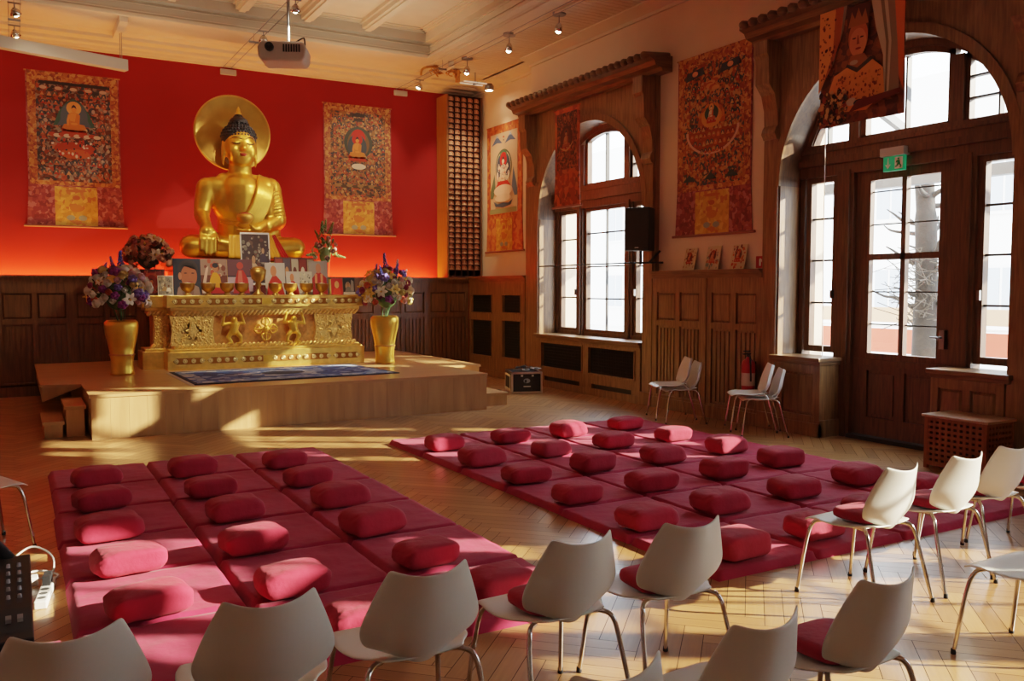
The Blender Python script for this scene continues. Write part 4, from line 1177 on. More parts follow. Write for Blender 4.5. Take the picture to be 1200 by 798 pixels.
def d_portrait(F):
    F.poly([(.1, 0), (.95, 0), (.9, .22), (.7, .3), (.3, .3), (.16, .2)], '#8a6c60'); F.poly([(.3, .0), (.7, .0), (.72, .3), (.5, .2), (.3, .3)], '#7a5248')
    F.ell(.54, .72, .36, .25, '#2c2428', 26); F.ell(.56, .52, .29, .31, '#9c5636', 30); F.ell(.24, .52, .06, .1, '#b06a48', 14)
    F.poly([(.25, .66), (.30, .82), (.5, .90), (.72, .86), (.86, .68), (.80, .80), (.66, .76), (.40, .78)], '#241c20'); F.ell(.44, .60, .06, .018, '#3a2018', 12); F.ell(.70, .60, .06, .018, '#3a2018', 12)
    F.poly([(.56, .6), (.62, .6), (.66, .46), (.54, .46)], '#a0583a'); F.ell(.59, .36, .12, .025, '#8c3a30', 14)
def d_yellow(F):
    F.rect(0, 1, .55, 1, '#8a6a5a'); F.crowd(30, ['#a8442c', '#6a3428', '#c8a484'], 23, .04, .09, (.1, .9, .5, .95)); F.k = 9
    F.poly([(.25, .1), (.8, .1), (.72, .5), (.6, .62), (.45, .62), (.35, .45)], '#c88a1c'); F.ell(.55, .74, .11, .10, '#a86a4a'); F.ell(.55, .82, .12, .07, '#20202c')
    F.poly([(.02, .2), (.2, .75), (.3, .8), (.18, .3), (.2, .05), (.04, .05)], '#c8a08c'); F.poly([(.2, .05), (.9, .05), (.8, .2), (.3, .22)], '#a81c18')
def d_redfig(F):
    F.rect(0, 1, .1, .5, '#a89098'); F.rect(0, 1, .5, .54, '#2c2430'); F.poly([(.2, .05), (.85, .05), (.8, .45), (.62, .7), (.42, .7), (.3, .45)], '#a8221c'); F.poly([(.38, .3), (.6, .3), (.56, .68), (.44, .68)], '#c05a4a'); F.ell(.5, .82, .13, .10, '#a83a30')
def d_group(F):
    F.crowd(110, ['#6a6458', '#3a2a30', '#8a7e70', '#5a4038', '#5a3430', '#94887a'], 24, .03, .08); F.k = 9; person(F, .42, .42, .17, '#a87a5c', '#b89a7c'); person(F, .78, .62, .12, '#b08464', '#3a3040')
def d_monk(F):
    F.rect(0, 1, 0, 1, '#b0a498'); F.poly([(.05, 0), (.95, 0), (.8, .42), (.55, .60), (.35, .58), (.15, .35)], '#b02418'); F.ell(.42, .74, .15, .17, '#b8704a')
def d_monk2(F):
    F.rect(0, 1, .5, 1, '#8a7a70'); F.poly([(.05, 0), (.95, 0), (.9, .5), (.6, .66), (.4, .66), (.12, .45)], '#9c1c18'); F.ell(.5, .78, .14, .15, '#a8684a'); F.rect(.3, .42, .3, .62, '#c87a4c'); F.rect(.6, .72, .3, .62, '#c87a4c')
def d_back(F):
    for k in range(5): F.rect(.02+.2*k, .19+.2*k, .05, .95, ['#8c3a2c', '#4a4048', '#a89880', '#7a2a24', '#a08468'][k]); F.ell(.1+.2*k, .5, .05, .2, ['#c89a7c', '#b0764c', '#5a2a20', '#c8b098', '#8c3a2c'][k])
def d_red(F):
    F.rect(0, 1, 0, 1, '#b82420'); F.ell(.5, .62, .2, .22, '#d89a5c'); F.poly([(.1, .0), (.9, .0), (.75, .4), (.25, .4)], '#d03a24')
def d_dark(F):
    F.ell(.4, .5, .22, .26, '#b08a68'); F.rect(.0, 1, 0, .16, '#c8bca8'); F.poly([(.6, .16), (.9, .2), (.9, .8), (.7, .9)], '#8a8478'); person(F, .42, .5, .22, '#a8744e', '#6a6a60')
print_('dark red print of a seated deity at the left end of the altar', 1.80, 14.12, ZA, .38, .40, d_thangka, '#301010', '#4a1812')
print_('small white bordered print beside the dark red print', 1.98, 14.02, ZA, .22, .30, d_small, '#d8d0c0', '#8a8070')
print_('close-up portrait of a man with dark hair on the altar', 2.32, 14.15, ZA, .41, .57, d_portrait, None, '#1c2030')
print_('print of a figure in yellow robe with raised arm', 2.72, 14.15, ZA, .40, .57, d_yellow, None, '#5a2a20')
print_('print of a red clad figure before a pale railing', 3.12, 14.15, ZA, .39, .57, d_redfig, None, '#58343c')
print_('tall white bordered print standing highest at the altar middle', 3.42, 14.36, ZA+.16, .47, .86, d_group, '#d8d2c8', '#3a2a2a')
mb = MB(); mb.box(3.15, 3.69, 14.34, 14.46, ZA, ZA+.155); o = mb.obj('display_block', paint('#5a1812')); tag(o, 'dark red block raising the tall print at the altar middle', 'block')
print_('print of a monk in bright red robe right of the goblet', 3.66, 14.10, ZA, .32, .52, d_monk, None, '#b0a498')
print_('wide row of small pictures behind the monk print', 4.05, 14.34, ZA+.10, .66, .52, d_back, None, '#5a2a24')
mb = MB(); mb.box(3.75, 4.35, 14.33, 14.44, ZA, ZA+.095); o = mb.obj('display_block', paint('#5a1812')); tag(o, 'low dark red block under the wide row of pictures', 'block')
print_('narrow pale print with red figure in the right half of the altar', 3.92, 14.0, ZA, .22, .38, d_monk, None, '#a89c90')
print_('narrow print with white scarf in the right half of the altar', 4.13, 14.02, ZA, .22, .38, d_small, None, '#b0a490')
print_('print of a monk in dark red robe near the right end of the altar', 4.37, 14.08, ZA, .32, .56, d_monk2, None, '#6a5a54')
print_('small bright red print near the right end of the altar', 4.62, 13.92, ZA, .19, .27, d_red, None, '#b82420')
print_('small dark print of a person at the right end of the altar', 4.84, 13.95, ZA, .20, .28, d_dark, None, '#1c1a1c')
# pictures on the ledge of the panelling
def ledge_print(label, y, w, h, pal, seed):
    t = thing('photo_print', label, 'photo print', (8.105, y, 1.985), -pi/2, None); t.rotation_euler = (0, 0, -pi/2)
    t.rotation_euler = Matrix.Rotation(-pi/2, 4, 'Z').to_euler()
    mb = MB(); mb.prism([(0, 0), (.075, h), (.083, h), (.008, 0)], lambda a, b, d: (d, a, b), -w/2, w/2); mb.obj('card', paint('#c8b48c'), t)
    F = Flat(w*.94, h*.96, 0, h*.02); F.crowd(50, pal, seed, .03, .08); F.k = 9; figure(F, .5, .42, .22, '#c8885c', pal[0], '#b04a24', '#5a2a1c', w/h)
    mb2 = F.mb; mb2.v = [(x, y_*1.2-.002+.075*(z/h), z) for x, y_, z in mb2.v]
    F.obj('image', t); return t
ledge_print('leftmost of three small prints leaning on the panelling ledge', 9.30, .235, .31, ['#8c2a1c', '#b08a5c', '#5a3a2c'], 31)
ledge_print('middle of three small prints leaning on the panelling ledge', 8.84, .26, .32, ['#b8643c', '#7a8a7a', '#c8a080', '#8c3a24'], 32)
ledge_print('rightmost of three small prints leaning on the panelling ledge', 8.365, .26, .32, ['#a8341c', '#c0622c', '#6a2418'], 33)

# ------------------------------------------------------------------ bowls and goblet
def bowl():
    t = thing('offering_bowl', 'x', 'bowl', (0,0,0), 0, 'row of offering bowls on the altar')
    mb = MB(); mb.lathe([(.055, 0), (.06, .012), (.04, .022), (.032, .04), (.05, .055), (.088, .085), (.104, .13), (.106, .175), (.112, .185), (.100, .185), (.094, .15), (0, .10)], 24); mb.obj('cup', BRASS, t)
    mb = MB(); mb.lathe([(.09, .165), (.06, .185), (0, .195)], 16); mb.obj('offering', paint('#d8cdb8'), t)
    return t
bw = None
BL = ['leftmost golden offering bowl in front of the man portrait', 'golden offering bowl in front of the yellow robe print', 'golden offering bowl before the red railing print, left one', 'golden offering bowl just left of the tall goblet',
      'golden offering bowl in front of the bright red monk', 'golden offering bowl under the narrow pale print', 'golden offering bowl under the print with white scarf', 'rightmost golden offering bowl in front of the dark red monk']
for x, lb in zip((2.26, 2.56, 2.84, 3.06, 3.58, 3.82, 4.08, 4.33), BL):
    if bw is None: bw = bowl(); bw.location = (x, 13.82, ZA); bw['label'] = lb
    else: dup(bw, (x, 13.82, ZA), 0, lb)
t = thing('goblet', 'tall golden goblet standing at the middle of the altar', 'goblet', (3.31, 13.80, ZA))
mb = MB(); mb.lathe([(.085, 0), (.09, .02), (.04, .06), (.03, .12), (.05, .16), (.035, .20), (.10, .25), (.115, .33), (.125, .40), (.115, .40), (.10, .34), (0, .29)], 28); mb.obj('cup', BRASS, t)
mb = MB(); mb.ball((0, 0, .40), (.11, .11, .05), 16, 8); mb.obj('lid', BRASS, t)

# ------------------------------------------------------------------ vases and bouquets
def vase(label, x, y):
    t = thing('floor_vase', label, 'vase', (x, y, STG))
    mb = MB(); mb.lathe([(.150, 0), (.165, .01), (.155, .04), (.148, .12), (.152, .22), (.16, .27), (.165, .285), (.158, .30), (.18, .42), (.215, .58), (.228, .68), (.222, .74), (.19, .77), (.18, .765), (.2, .70), (0, .6)], 40); mb.obj('body', GOLD, t)
    mb = MB(); mb.lathe([(.158, .272), (.170, .278), (.170, .292), (.160, .298)], 40, close=False); mb.obj('band', GOLDO, t)
vase('tall golden vase on the left of the altar', 1.29, 13.38)
vase('tall golden vase on the right of the altar', 5.21, 13.32)
LEAF = mat('leaf_green', '#3a5a2c', .6, var=.3, vscale=20)
LEAFP = mat('pale_leaf', '#7a8a4a', .6, var=.2)
FD = {}
def flower_data(kind, col):
    key = (kind, col)
    if key in FD: return FD[key]
    mb = MB(); r = random.Random(len(FD)+3)
    if kind == 'rose':
        for k in range(4):
            a = 1-.22*k
            mb.lathe([(.010*a, .0), (.040*a, .012), (.050*a, .035), (.047*a+.004*k, .055+.006*k)], 14, ripple=.10, rn=4+k, close=False)
        mb.ball((0, 0, .045), (.02, .02, .025), 8, 6)
    elif kind == 'lily':
        for k in range(6):
            a = 2*pi*k/6
            def fn(u, v, a=a):
                w = .026*sin(pi*min(1, .15+v*.85))*(u*2-1); rr = .015+.085*v; z = .02+.05*v-.05*v*v*v
                return (rr*cos(a)-w*sin(a), rr*sin(a)+w*cos(a), z)
            mb.grid(fn, 4, 6)
        mb.ball((0, 0, .05), (.012, .012, .03), 8, 6, 1)
    elif kind == 'spike':
        for k in range(22):
            a = 2.4*k; z = .01*k; rr = .03*(1-k/26)
            mb.ball((rr*cos(a), rr*sin(a), z), (.016, .016, .018), 6, 4)
    elif kind == 'iris':
        for k in range(5):
            a = 2*pi*k/5
            mb.ball((.035*cos(a), .035*sin(a), .03), (.035, .028, .04), 8, 6)
        mb.ball((0, 0, .05), (.03, .03, .045), 8, 6)
    me_o = mb.obj('tmp_flower', [paint(col), paint('#d8b040')])
    FD[key] = me_o.data; bpy.data.objects.remove(me_o)
    return FD[key]
def bouquet(label, base, center, rad, n, kinds, seed, leaf=LEAF, nl=90, spikes=()):
    t = thing('flower_bouquet', label, 'flowers', base)
    r = random.Random(seed); cx, cy, cz = (center[i]-base[i] for i in range(3))
    mb = MB()
    for i in range(nl):
        a = r.uniform(0, 2*pi); ph = r.uniform(-.5, 1.4); q = r.uniform(.35, 1.0)
        p = Vector((cx+rad[0]*q*cos(a)*cos(ph), cy+rad[1]*q*sin(a)*cos(ph), cz+rad[2]*q*sin(ph)))
        d = (p-Vector((cx, cy, cz-.25))).normalized(); s = d.cross(Vector((r.uniform(-1,1), r.uniform(-1,1), .3))).normalized()
        l = r.uniform(.06, .11); w = l*.3
        mb.add([p, p+d*l*.5+s*w, p+d*l, p+d*l*.5-s*w], [(0,1,2,3)], 0, True)
    for i in range(14):
        a = r.uniform(0, 2*pi); q = r.uniform(.2, .8)
        mb.tube(catmull([(.04*cos(a), .04*sin(a), -.06 if cz > .2 else 0), (cx+rad[0]*q*.5*cos(a), cy+rad[1]*q*.5*sin(a), cz-.1), (cx+rad[0]*q*cos(a), cy+rad[1]*q*sin(a), cz+rad[2]*.3)], 4), .005, 5, 0)
    mb.ball((cx, cy, cz-.05), (rad[0]*.5, rad[1]*.5, rad[2]*.6), 10, 8, 0)
    f = mb.obj('foliage', leaf, t)
    ga = pi*(3-sqrt(5))
    for i in range(n):
        z = 1-1.45*(i+.5)/n; rr = sqrt(max(0, 1-z*z)); a = ga*i+r.uniform(-.15, .15)
        dv = Vector((rr*cos(a), rr*sin(a), z)); k = r.uniform(.86, 1.06)
        p = Vector((cx+rad[0]*dv.x*k, cy+rad[1]*dv.y*k, cz+rad[2]*dv.z*k))
        kind, col, sc = r.choice(kinds)
        o = bpy.data.objects.new({'rose': 'rose', 'lily': 'lily', 'spike': 'flower_spike', 'iris': 'iris'}[kind], flower_data(kind, col)); COL.objects.link(o); o.parent = t
        o.location = p; o.rotation_euler = dv.to_track_quat('Z', 'Y').to_euler(); s = sc*r.uniform(.75, 1.15); o.scale = (s, s, s)
    for (sx, sy, sz, col, sc) in spikes:
        o = bpy.data.objects.new('flower_spike', flower_data('spike', col)); COL.objects.link(o); o.parent = t
        o.location = (cx+sx, cy+sy, cz+sz); o.rotation_euler = (r.uniform(-.2, .2), r.uniform(-.3, .3), 0); o.scale = (sc, sc, sc)
    return t
K1 = [('rose', '#e2dac6', 1.1), ('rose', '#d8cdb8', 1.2), ('rose', '#d8a9ad', 1.1), ('rose', '#e6e0d2', 1.3), ('iris', '#6a5aa0', 1.1), ('iris', '#7a2a7c', 1.1), ('rose', '#e4dccb', 1.1), ('rose', '#8c2450', 1.0), ('lily', '#d8b45a', 1.2), ('rose', '#d8c27a', 1.1), ('rose', '#cc5a3a', 1.0), ('lily', '#e4dcc8', 1.0), ('rose', '#e2d6c0', 1.0)]
bouquet('mixed bouquet of white, purple and pink flowers in the left vase', (1.29, 13.38, STG+.78), (1.26, 13.36, 1.68), (.36, .30, .34), 92, K1, 41, spikes=((.02, -.1, .36, '#4a50a8', 1.0), (-.06, -.1, .33, '#6a5aa0', .8), (.08, -.05, .34, '#5a56a0', .8), (-.2, -.1, .25, '#7a6ab0', .8)))
bouquet('mixed bouquet of white, purple and yellow flowers in the right vase', (5.21, 13.32, STG+.78), (5.24, 13.30, 1.68), (.38, .30, .36), 92, K1, 42, spikes=((-.05, -.1, .38, '#46508c', 1.1), (.14, -.1, .33, '#8a94a0', .9), (-.22, -.1, .28, '#4a58b0', .8), (-.14, -.2, .25, '#4a58b0', .8), (.08, -.2, .26, '#4a50a8', .9), (.3, 0, .2, '#d8d4cc', .8)))
KD = [('rose', '#b8785a', 1.0), ('rose', '#c88a6a', 1.1), ('lily', '#9a5a44', 1.1), ('rose', '#8c3a30', 1.0), ('lily', '#b89a7a', 1.1), ('rose', '#6a5040', .9)]
t = thing('flower_pot', 'small gold pot behind the prints at the left end of the altar', 'pot', (1.86, 14.34, ZA))
mb = MB(); mb.lathe([(.08, 0), (.10, .1), (.085, .22), (.10, .26), (.09, .26), (0, .2)], 20); mb.obj('pot_body', GOLDM, t)
bouquet('dusty pink and peach bouquet behind the dark red print', (1.86, 14.34, ZA+.26), (1.78, 14.36, 2.24), (.31, .22, .27), 84, KD, 43, leaf=mat('dry_leaf', '#4e4a34', .7))
t = thing('flower_pot', 'small gold pot behind the prints at the right end of the altar', 'pot', (4.58, 14.34, ZA))
mb = MB(); mb.lathe([(.08, 0), (.10, .1), (.085, .22), (.10, .26), (.09, .26), (0, .2)], 20); mb.obj('pot_body', GOLDM, t)
bouquet('sparse green and pale pink arrangement at the right end of the altar', (4.58, 14.34, ZA+.26), (4.56, 14.36, 2.34), (.20, .16, .24), 16, [('rose', '#c89a90', .9), ('lily', '#c8b8a0', .9), ('rose', '#d8ccbc', .8), ('spike', '#7a8a4a', 1.0)], 44, leaf=LEAFP, nl=60, spikes=((-.05, 0, .28, '#6a7a3c', 1.1), (.08, 0, .3, '#7a8a4a', 1.0), (.0, 0, .36, '#7a8a4a', .9)))

# ------------------------------------------------------------------ ceiling fittings
def spot_light(name, loc, target, power, col=(1, .80, .55), size=.9, blend=.6, rad=.04):
    d = bpy.data.lights.new(name, 'SPOT'); d.energy = power; d.color = col; d.spot_size = size; d.spot_blend = blend; d.shadow_soft_size = rad
    o = bpy.data.objects.new(name, d); COL.objects.link(o); o.location = loc
    o.rotation_euler = (Vector(target)-Vector(loc)).to_track_quat('-Z', 'Y').to_euler()
    return o
# low-voltage cable pairs
def cable(label, x, z0):
    t = thing('lamp_cable', label, 'cable', (x, 8.0, 0))
    for s in (-.07, .07):
        mb = MB(); mb.tube([(s, 8.46, z0+.02), (s, 2.0, z0-.02), (s, -7.5, z0)], .006, 6); mb.obj('wire', STEEL, t)
    for y in (6.44, 0., -7.5):
        mb = MB(); mb.tube([(0, y, z0-.02), (0, y, 5.86 if y > 0 else 6.26)], .004, 6); mb.box(-.08, .08, y-.01, y+.01, z0-.03, z0); mb.obj('hanger', STEEL, t)
cable('pair of thin lamp wires running to the red wall above the statue', 3.46, 5.70)
cable('pair of thin lamp wires at the left edge of the ceiling', .11, 5.55)
cable('pair of thin lamp wires near the votive cabinet', 6.80, 5.68)
for x, z, lb in ((3.48, 5.64, 'small pale anchor box high on the red wall above the halo'), (6.83, 5.63, 'small pale anchor box high on the red wall right of the right thangka')):
    mb = MB(); mb.box(-.14, .14, -.05, 0, -.05, .05); o = mb.obj('anchor_box', GREYP, bevel=.008); o.location = (x, YR, z); tag(o, lb, 'box')
def cable_lamp(label, loc, aim):
    t = thing('cable_lamp', label, 'lamp', loc)
    mb = MB(); mb.tube([(-.08, 0, .0), (.08, 0, .0)], .012, 8); mb.tube([(0, 0, 0), (0, 0, -.06)], .008, 8); mb.obj('crossbar', STEEL, t)
    q = Vector(aim).to_track_quat('-Z', 'Y').to_euler()
    mb = MB(); mb.lathe([(.02, .03), (.05, .0), (.075, -.06), (.07, -.06), (.045, -.0), (0, .015)], 18, close=False); o = mb.obj('reflector', CHROME, t); o.location = (0, 0, -.09); o.rotation_euler = q
    mb = MB(); mb.ball((0, 0, -.055), (.042, .042, .036), 14, 8); o = mb.obj('bulb', LAMP, t); o.location = (0, 0, -.09); o.rotation_euler = q
cable_lamp('glowing cable lamp hanging just left of the projector', (3.46, 13.82, 5.70), (.1, .5, -.8))
cable_lamp('glowing cable lamp at the top edge above the projector', (3.46, 12.05, 5.68), (.1, .5, -.8))
cable_lamp('upper glowing cable lamp at the top left corner', (.11, 13.65, 5.55), (.3, .5, -.8))
cable_lamp('lower glowing cable lamp at the top left corner', (.11, 14.8, 5.55), (.3, .5, -.8))
cable_lamp('glowing cable lamp close above the red wall near the right thangka', (6.80, 15.45, 5.68), (-.3, .4, -.8))
def soffit_lamp(label, loc, aim=(0, .3, -1)):
    t = thing('ceiling_spotlight', label, 'lamp', loc)
    mb = MB(); mb.lathe([(.10, -.035), (.105, -.02), (.105, 0), (0, 0)], 20, m=0); mb.lathe([(0, -.036), (.10, -.035)], 20); mb.obj('base', STEEL, t)
    mb = MB(); mb.tube([(0, 0, -.03), (0, 0, -.16)], .008, 8); mb.obj('stem', STEEL, t)
    q = Vector(aim).to_track_quat('-Z', 'Y').to_euler()
    mb = MB(); mb.lathe([(.02, .04), (.05, .0), (.065, -.08), (.06, -.08), (.045, 0), (0, .03)], 18, close=False); o = mb.obj('reflector', CHROME, t); o.location = (0, 0, -.19); o.rotation_euler = q
    mb = MB(); mb.ball((0, 0, -.075), (.040, .040, .040), 14, 8); o = mb.obj('bulb', LAMP, t); o.location = (0, 0, -.19); o.rotation_euler = q
soffit_lamp('ceiling spotlight nearest the votive cabinet', (7.15, 14.15, 5.85))
soffit_lamp('middle ceiling spotlight on the beadboard strip', (7.08, 12.5, 5.85))
soffit_lamp('ceiling spotlight nearest the camera on the beadboard strip', (7.20, 11.2, 5.85))
# twin tube track spot above the pale thangka
t = thing('track_spotlight', 'twin bar track with round spotlight shining on the pale thangka', 'lamp', (7.85, 15.0, 5.62))
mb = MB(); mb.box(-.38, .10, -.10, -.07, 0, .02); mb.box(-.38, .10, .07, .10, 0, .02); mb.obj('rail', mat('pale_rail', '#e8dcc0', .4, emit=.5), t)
mb = MB(); mb.tube([(-.1, 0, 0), (-.1, 0, .23)], .012, 8); mb.box(-.12, -.08, -.1, .1, .0, .02); mb.obj('stem', STEEL, t)
mb = MB(); mb.lathe([(.06, .06), (.09, .02), (.09, -.07), (.08, -.07), (0, -.05)], 20); o = mb.obj('lamp_head', STEEL, t); o.location = (.2, 0, -.02)
mb = MB(); mb.lathe([(.075, -.068), (0, -.07)], 16); o = mb.obj('bulb', LAMP, t); o.location = (.2, 0, -.02)
# carved ornament
t = thing('carved_ornament', 'dark carved openwork ornament mounted under the ceiling near the corner', 'ornament', (7.02, 14.95, 5.62))
mb = MB(); r = random.Random(3)
mb.tube(catmull([(-.42, 0, .02), (-.38, 0, .14), (-.2, 0, .2), (.1, 0, .19), (.4, 0, .16)], 6), .022, 8)
for k in range(26):
    x = r.uniform(-.25, .38); z = .16+r.uniform(-.08, .06)
    pts = [(x+.05*cos(w)*r.uniform(.5, 1), r.uniform(-.05, .05), z+.04*sin(w)) for w in (0, 1.2, 2.4, 3.6, 4.8)]
    mb.tube(catmull(pts, 3), .010, 6)
mb.box(.30, .36, -.04, .04, -.02, .2); mb.obj('scrollwork', GOLDO, t)
mb = MB(); mb.tube([(0, 0, .2), (0, 0, .24)], .01, 6); mb.obj('mount', STEEL, t)
# suspended linear lamp
t = thing('suspended_lamp', 'long pale linear lamp hanging near the ceiling at the left', 'lamp', (1.64, 15.18, 5.16), radians(-162))
mb = MB(); mb.box(0, 3.0, -.07, .07, 0, .17); mb.obj('housing', mat('lamp_housing', '#b8aea0', .5), t, bevel=.006)
for x in (.08, 2.8):
    for s in (-.03, .03): mb = MB(); mb.tube([(x, s, .17), (x, s, .69 if x < 1 else .69)], .006, 6); mb.obj('cord', STEEL, t)
# projector
t = thing('projector', 'grey video projector hanging upside down from a ceiling pole', 'projector', (3.38, 12.35, 4.93), radians(-25))
mb = MB()
pr = [(-.27, -.07), (.27, -.07), (.32, -.02), (.33, .12), (.29, .20), (-.29, .20), (-.33, .12), (-.32, -.02)]
mb.prism(pr, lambda a, b, d: (a, d, b), -.24, .24); mb.obj('body', GREYP, t, bevel=.03)
mb = MB(); mb.lathe([(.06, 0), (.06, .05), (.045, .05), (.04, .02), (0, .02)], 20); o = mb.obj('lens', BLACK, t); o.location = (-.16, -.235, .11); o.rotation_euler = (pi/2, 0, 0)
mb = MB()
for k in range(7): mb.box(.02+.035*k, .04+.035*k, -.252, -.24, .05, .15)
mb.obj('vent', BLACK, t)
mb = MB(); mb.box(-.14, .14, -.1, .1, .20, .23); mb.tube(catmull([(.12, .0, .22), (.26, -.1, .27), (.30, -.15, .24), (.31, -.16, .10)], 5), .012, 8); mb.tube(catmull([(.05, .0, .22), (.2, -.15, .2), (.2, -.26, .12)], 5), .010, 8); mb.obj('bracket', BLACK, t)
mb = MB(); mb.tube([(.06, 0, .22), (.06, 0, 1.33)], .024, 10); mb.obj('pole', STEEL, t)

# ------------------------------------------------------------------ wall things on the right
t = thing('loudspeaker', 'black loudspeaker on a wall bracket in front of the far window', 'loudspeaker', (7.93, 10.12, 2.28), radians(-62))
mb = MB(); mb.prism([(-.19, -.14), (.19, -.14), (.15, .16), (-.15, .16)], lambda a, b, d: (a, b, d), 0, .62); mb.obj('cabinet', BLACK, t, bevel=.012)
mb = MB(); mb.box(-.175, .175, -.150, -.138, .02, .60); mb.obj('grille', BLACKM, t)
mb = MB(); mb.box(-.03, .03, -.153, -.149, .035, .05); mb.obj('badge', paint('#b8b4ac'), t)
mb = MB(); mb.tube([(0, 0, 0), (0, 0, -.20)], .022, 10); mb.tube([(-.2, .02, -.17), (.30, .12, -.17)], .014, 8); mb.tube([(.12, .02, -.17), (.26, .10, .0)], .016, 8); mb.obj('bracket', BLACK, t)
t = thing('exit_sign', 'green emergency exit sign with arrow and running figure above the door', 'sign', (8.38, 6.265, 3.02), -pi/2)
mb = MB(); mb.box(-.15, .15, -.06, .06, .16, .25); mb.obj('housing', mat('sign_housing', '#b4b4b8', .4), t, bevel=.006)
mb = MB(); mb.box(-.135, .135, -.012, .012, 0, .165); mb.obj('sign_plate', mat('exit_green', '#0f9a63', .4, emit=.35), t)
F = Flat(.27, .165, -.0125, 0)
W_ = '#eef6f0'
F.rect(.19, .25, .30, .86, W_); F.poly([(.10, .42), (.22, .14), (.34, .42), (.29, .46), (.22, .30), (.15, .46)], W_)
F.rect(.54, .90, .12, .88, W_); F.k += 1
G = '#0f9a63'
F.ell(.70, .76, .045, .07, G); F.poly([(.62, .66), (.76, .68), (.80, .46), (.70, .40), (.66, .5)], G); F.poly([(.70, .44), (.78, .46), (.86, .30), (.82, .16), (.77, .18), (.79, .30)], G); F.poly([(.66, .46), (.74, .40), (.66, .26), (.57, .22), (.56, .29), (.63, .33)], G); F.poly([(.62, .66), (.58, .52), (.62, .50), (.67, .62)], G)
F.obj('pictogram', t)
t = thing('fire_sign', 'small red fire extinguisher sign on the plaster above the ledge', 'sign', (XM-.004, 8.035, 1.995), -pi/2)
mb = MB(); mb.box(-.07, .07, -.006, 0, 0, .15); mb.obj('plate', paint('#a81f22'), t)
F = Flat(.14, .15, -.0066, 0); F.rect(.40, .62, .18, .66, W_); F.ell(.51, .66, .11, .09, W_); F.rect(.46, .56, .68, .82, W_); F.poly([(.56, .80), (.74, .72), (.76, .5), (.70, .5), (.68, .68), (.56, .74)], W_); F.obj('symbol', t)
t = thing('fire_extinguisher', 'red fire extinguisher hanging on the oak panelling', 'fire extinguisher', (7.985, 8.00, .42))
mb = MB(); mb.lathe([(.07, 0), (.085, .015), (.085, .36), (.075, .40), (.03, .44), (.025, .46), (0, .46)], 24); mb.obj('cylinder', mat('extinguisher_red', '#a3121a', .3), t)
mb = MB(); mb.tube([(0, 0, .45), (0, 0, .49)], .022, 10); mb.box(-.09, .03, -.012, .012, .49, .505); mb.box(-.08, .02, -.012, .012, .525, .54); mb.obj('valve_handle', BLACK, t)
mb = MB(); mb.tube(catmull([(0, -.02, .48), (-.05, -.08, .44), (-.06, -.10, .30), (-.05, -.095, .16)], 5), .011, 8); mb.obj('hose', BLACK, t)
mb = MB(); mb.lathe([(.0858, .10), (.0858, .26)], 24, close=False); mb.obj('label_band', mat('label_cream', '#c8b0a0', .6), t)
mb = MB(); mb.box(.085, .105, -.03, .03, .1, .4); mb.obj('wall_hook', BLACK, t)

# lattice chest
t = thing('lattice_chest', 'square wooden chest with lattice sides under the right sill', 'chest', (7.88, 5.02, 0))
CH = wood('acacia', '#7a4420', '#97592c', .45)
x0, x1, y0, y1, h = -.22, .22, -.33, .30, .50
mb = MB()
for (a, b) in ((x0, y0), (x1-.04, y0), (x0, y1-.04), (x1-.04, y1-.04)): mb.box(a, a+.04, b, b+.04, 0, h)
mb.box(x0, x1, y0, y1, .03, .05); mb.obj('frame', CH, t, bevel=.003)
mb = MB(); mb.box(x0-.02, x1+.02, y0-.02, y1+.02, h, h+.025); mb.obj('lid', wood('acacia_lid', '#a87c5a', '#b98d68', .3), t, bevel=.004)
def lattice(fx, n, k):
    mb = MB()
    for i in range(n+1): fx(mb, i/n, True)
    for j in range(k+1): fx(mb, j/k, False)
    return mb
def f_left(mb, s, v):
    if v: y = y0+.04+(y1-y0-.08)*s; mb.box(x0+.008, x0+.018, y-.014, y+.014, .04, h)
    else: z = .06+(h-.08)*s; mb.box(x0+.004, x0+.010, y0+.04, y1-.04, z-.014, z+.014)
lattice(f_left, 9, 8).obj('lattice_panel', CH, t)
def f_front(mb, s, v):
    if v: x = x0+.04+(x1-x0-.08)*s; mb.box(x-.014, x+.014, y0+.008, y0+.018, .04, h)
    else: z = .06+(h-.08)*s; mb.box(x0+.04, x1-.04, y0+.004, y0+.010, z-.014, z+.014)
lattice(f_front, 7, 8).obj('lattice_panel', CH, t)
mb = MB(); mb.box(x0+.03, x1-.03, y0+.03, y1-.03, .05, h-.01); mb.obj('dark_lining', mat('chest_inside', '#35190c', .8), t)

# flight case on the floor right of the stage
t = thing('flight_case', 'black flight case with aluminium edges on the floor right of the stage', 'case', (7.38, 12.55, 0), radians(-20))
w, d, h = .52, .62, .36
mb = MB(); mb.box(-w/2+.02, w/2-.02, -d/2, d/2, .03, h-.01); mb.obj('body', BLACK, t)
mb = MB()
for a in (-w/2, w/2-.03):
    for b in (-d/2-.01, d/2-.02): mb.box(a, a+.03, b, b+.03, .01, h)
for z in (.01, h-.03):
    for a in (-w/2, w/2-.03): mb.box(a, a+.03, -d/2, d/2, z, z+.03)
    for b in (-d/2-.01, d/2-.02): mb.box(-w/2, w/2, b, b+.03, z, z+.03)
mb.obj('aluminium_edges', mat('aluminium', '#c8c4bc', .3, 1.), t)
mb = MB(); mb.box(-w/2-.008, -w/2+.02, -d/2+.08, d/2-.08, .08, h-.08); mb.obj('side_recess', mat('dark_recess', '#16140f', .6), t)
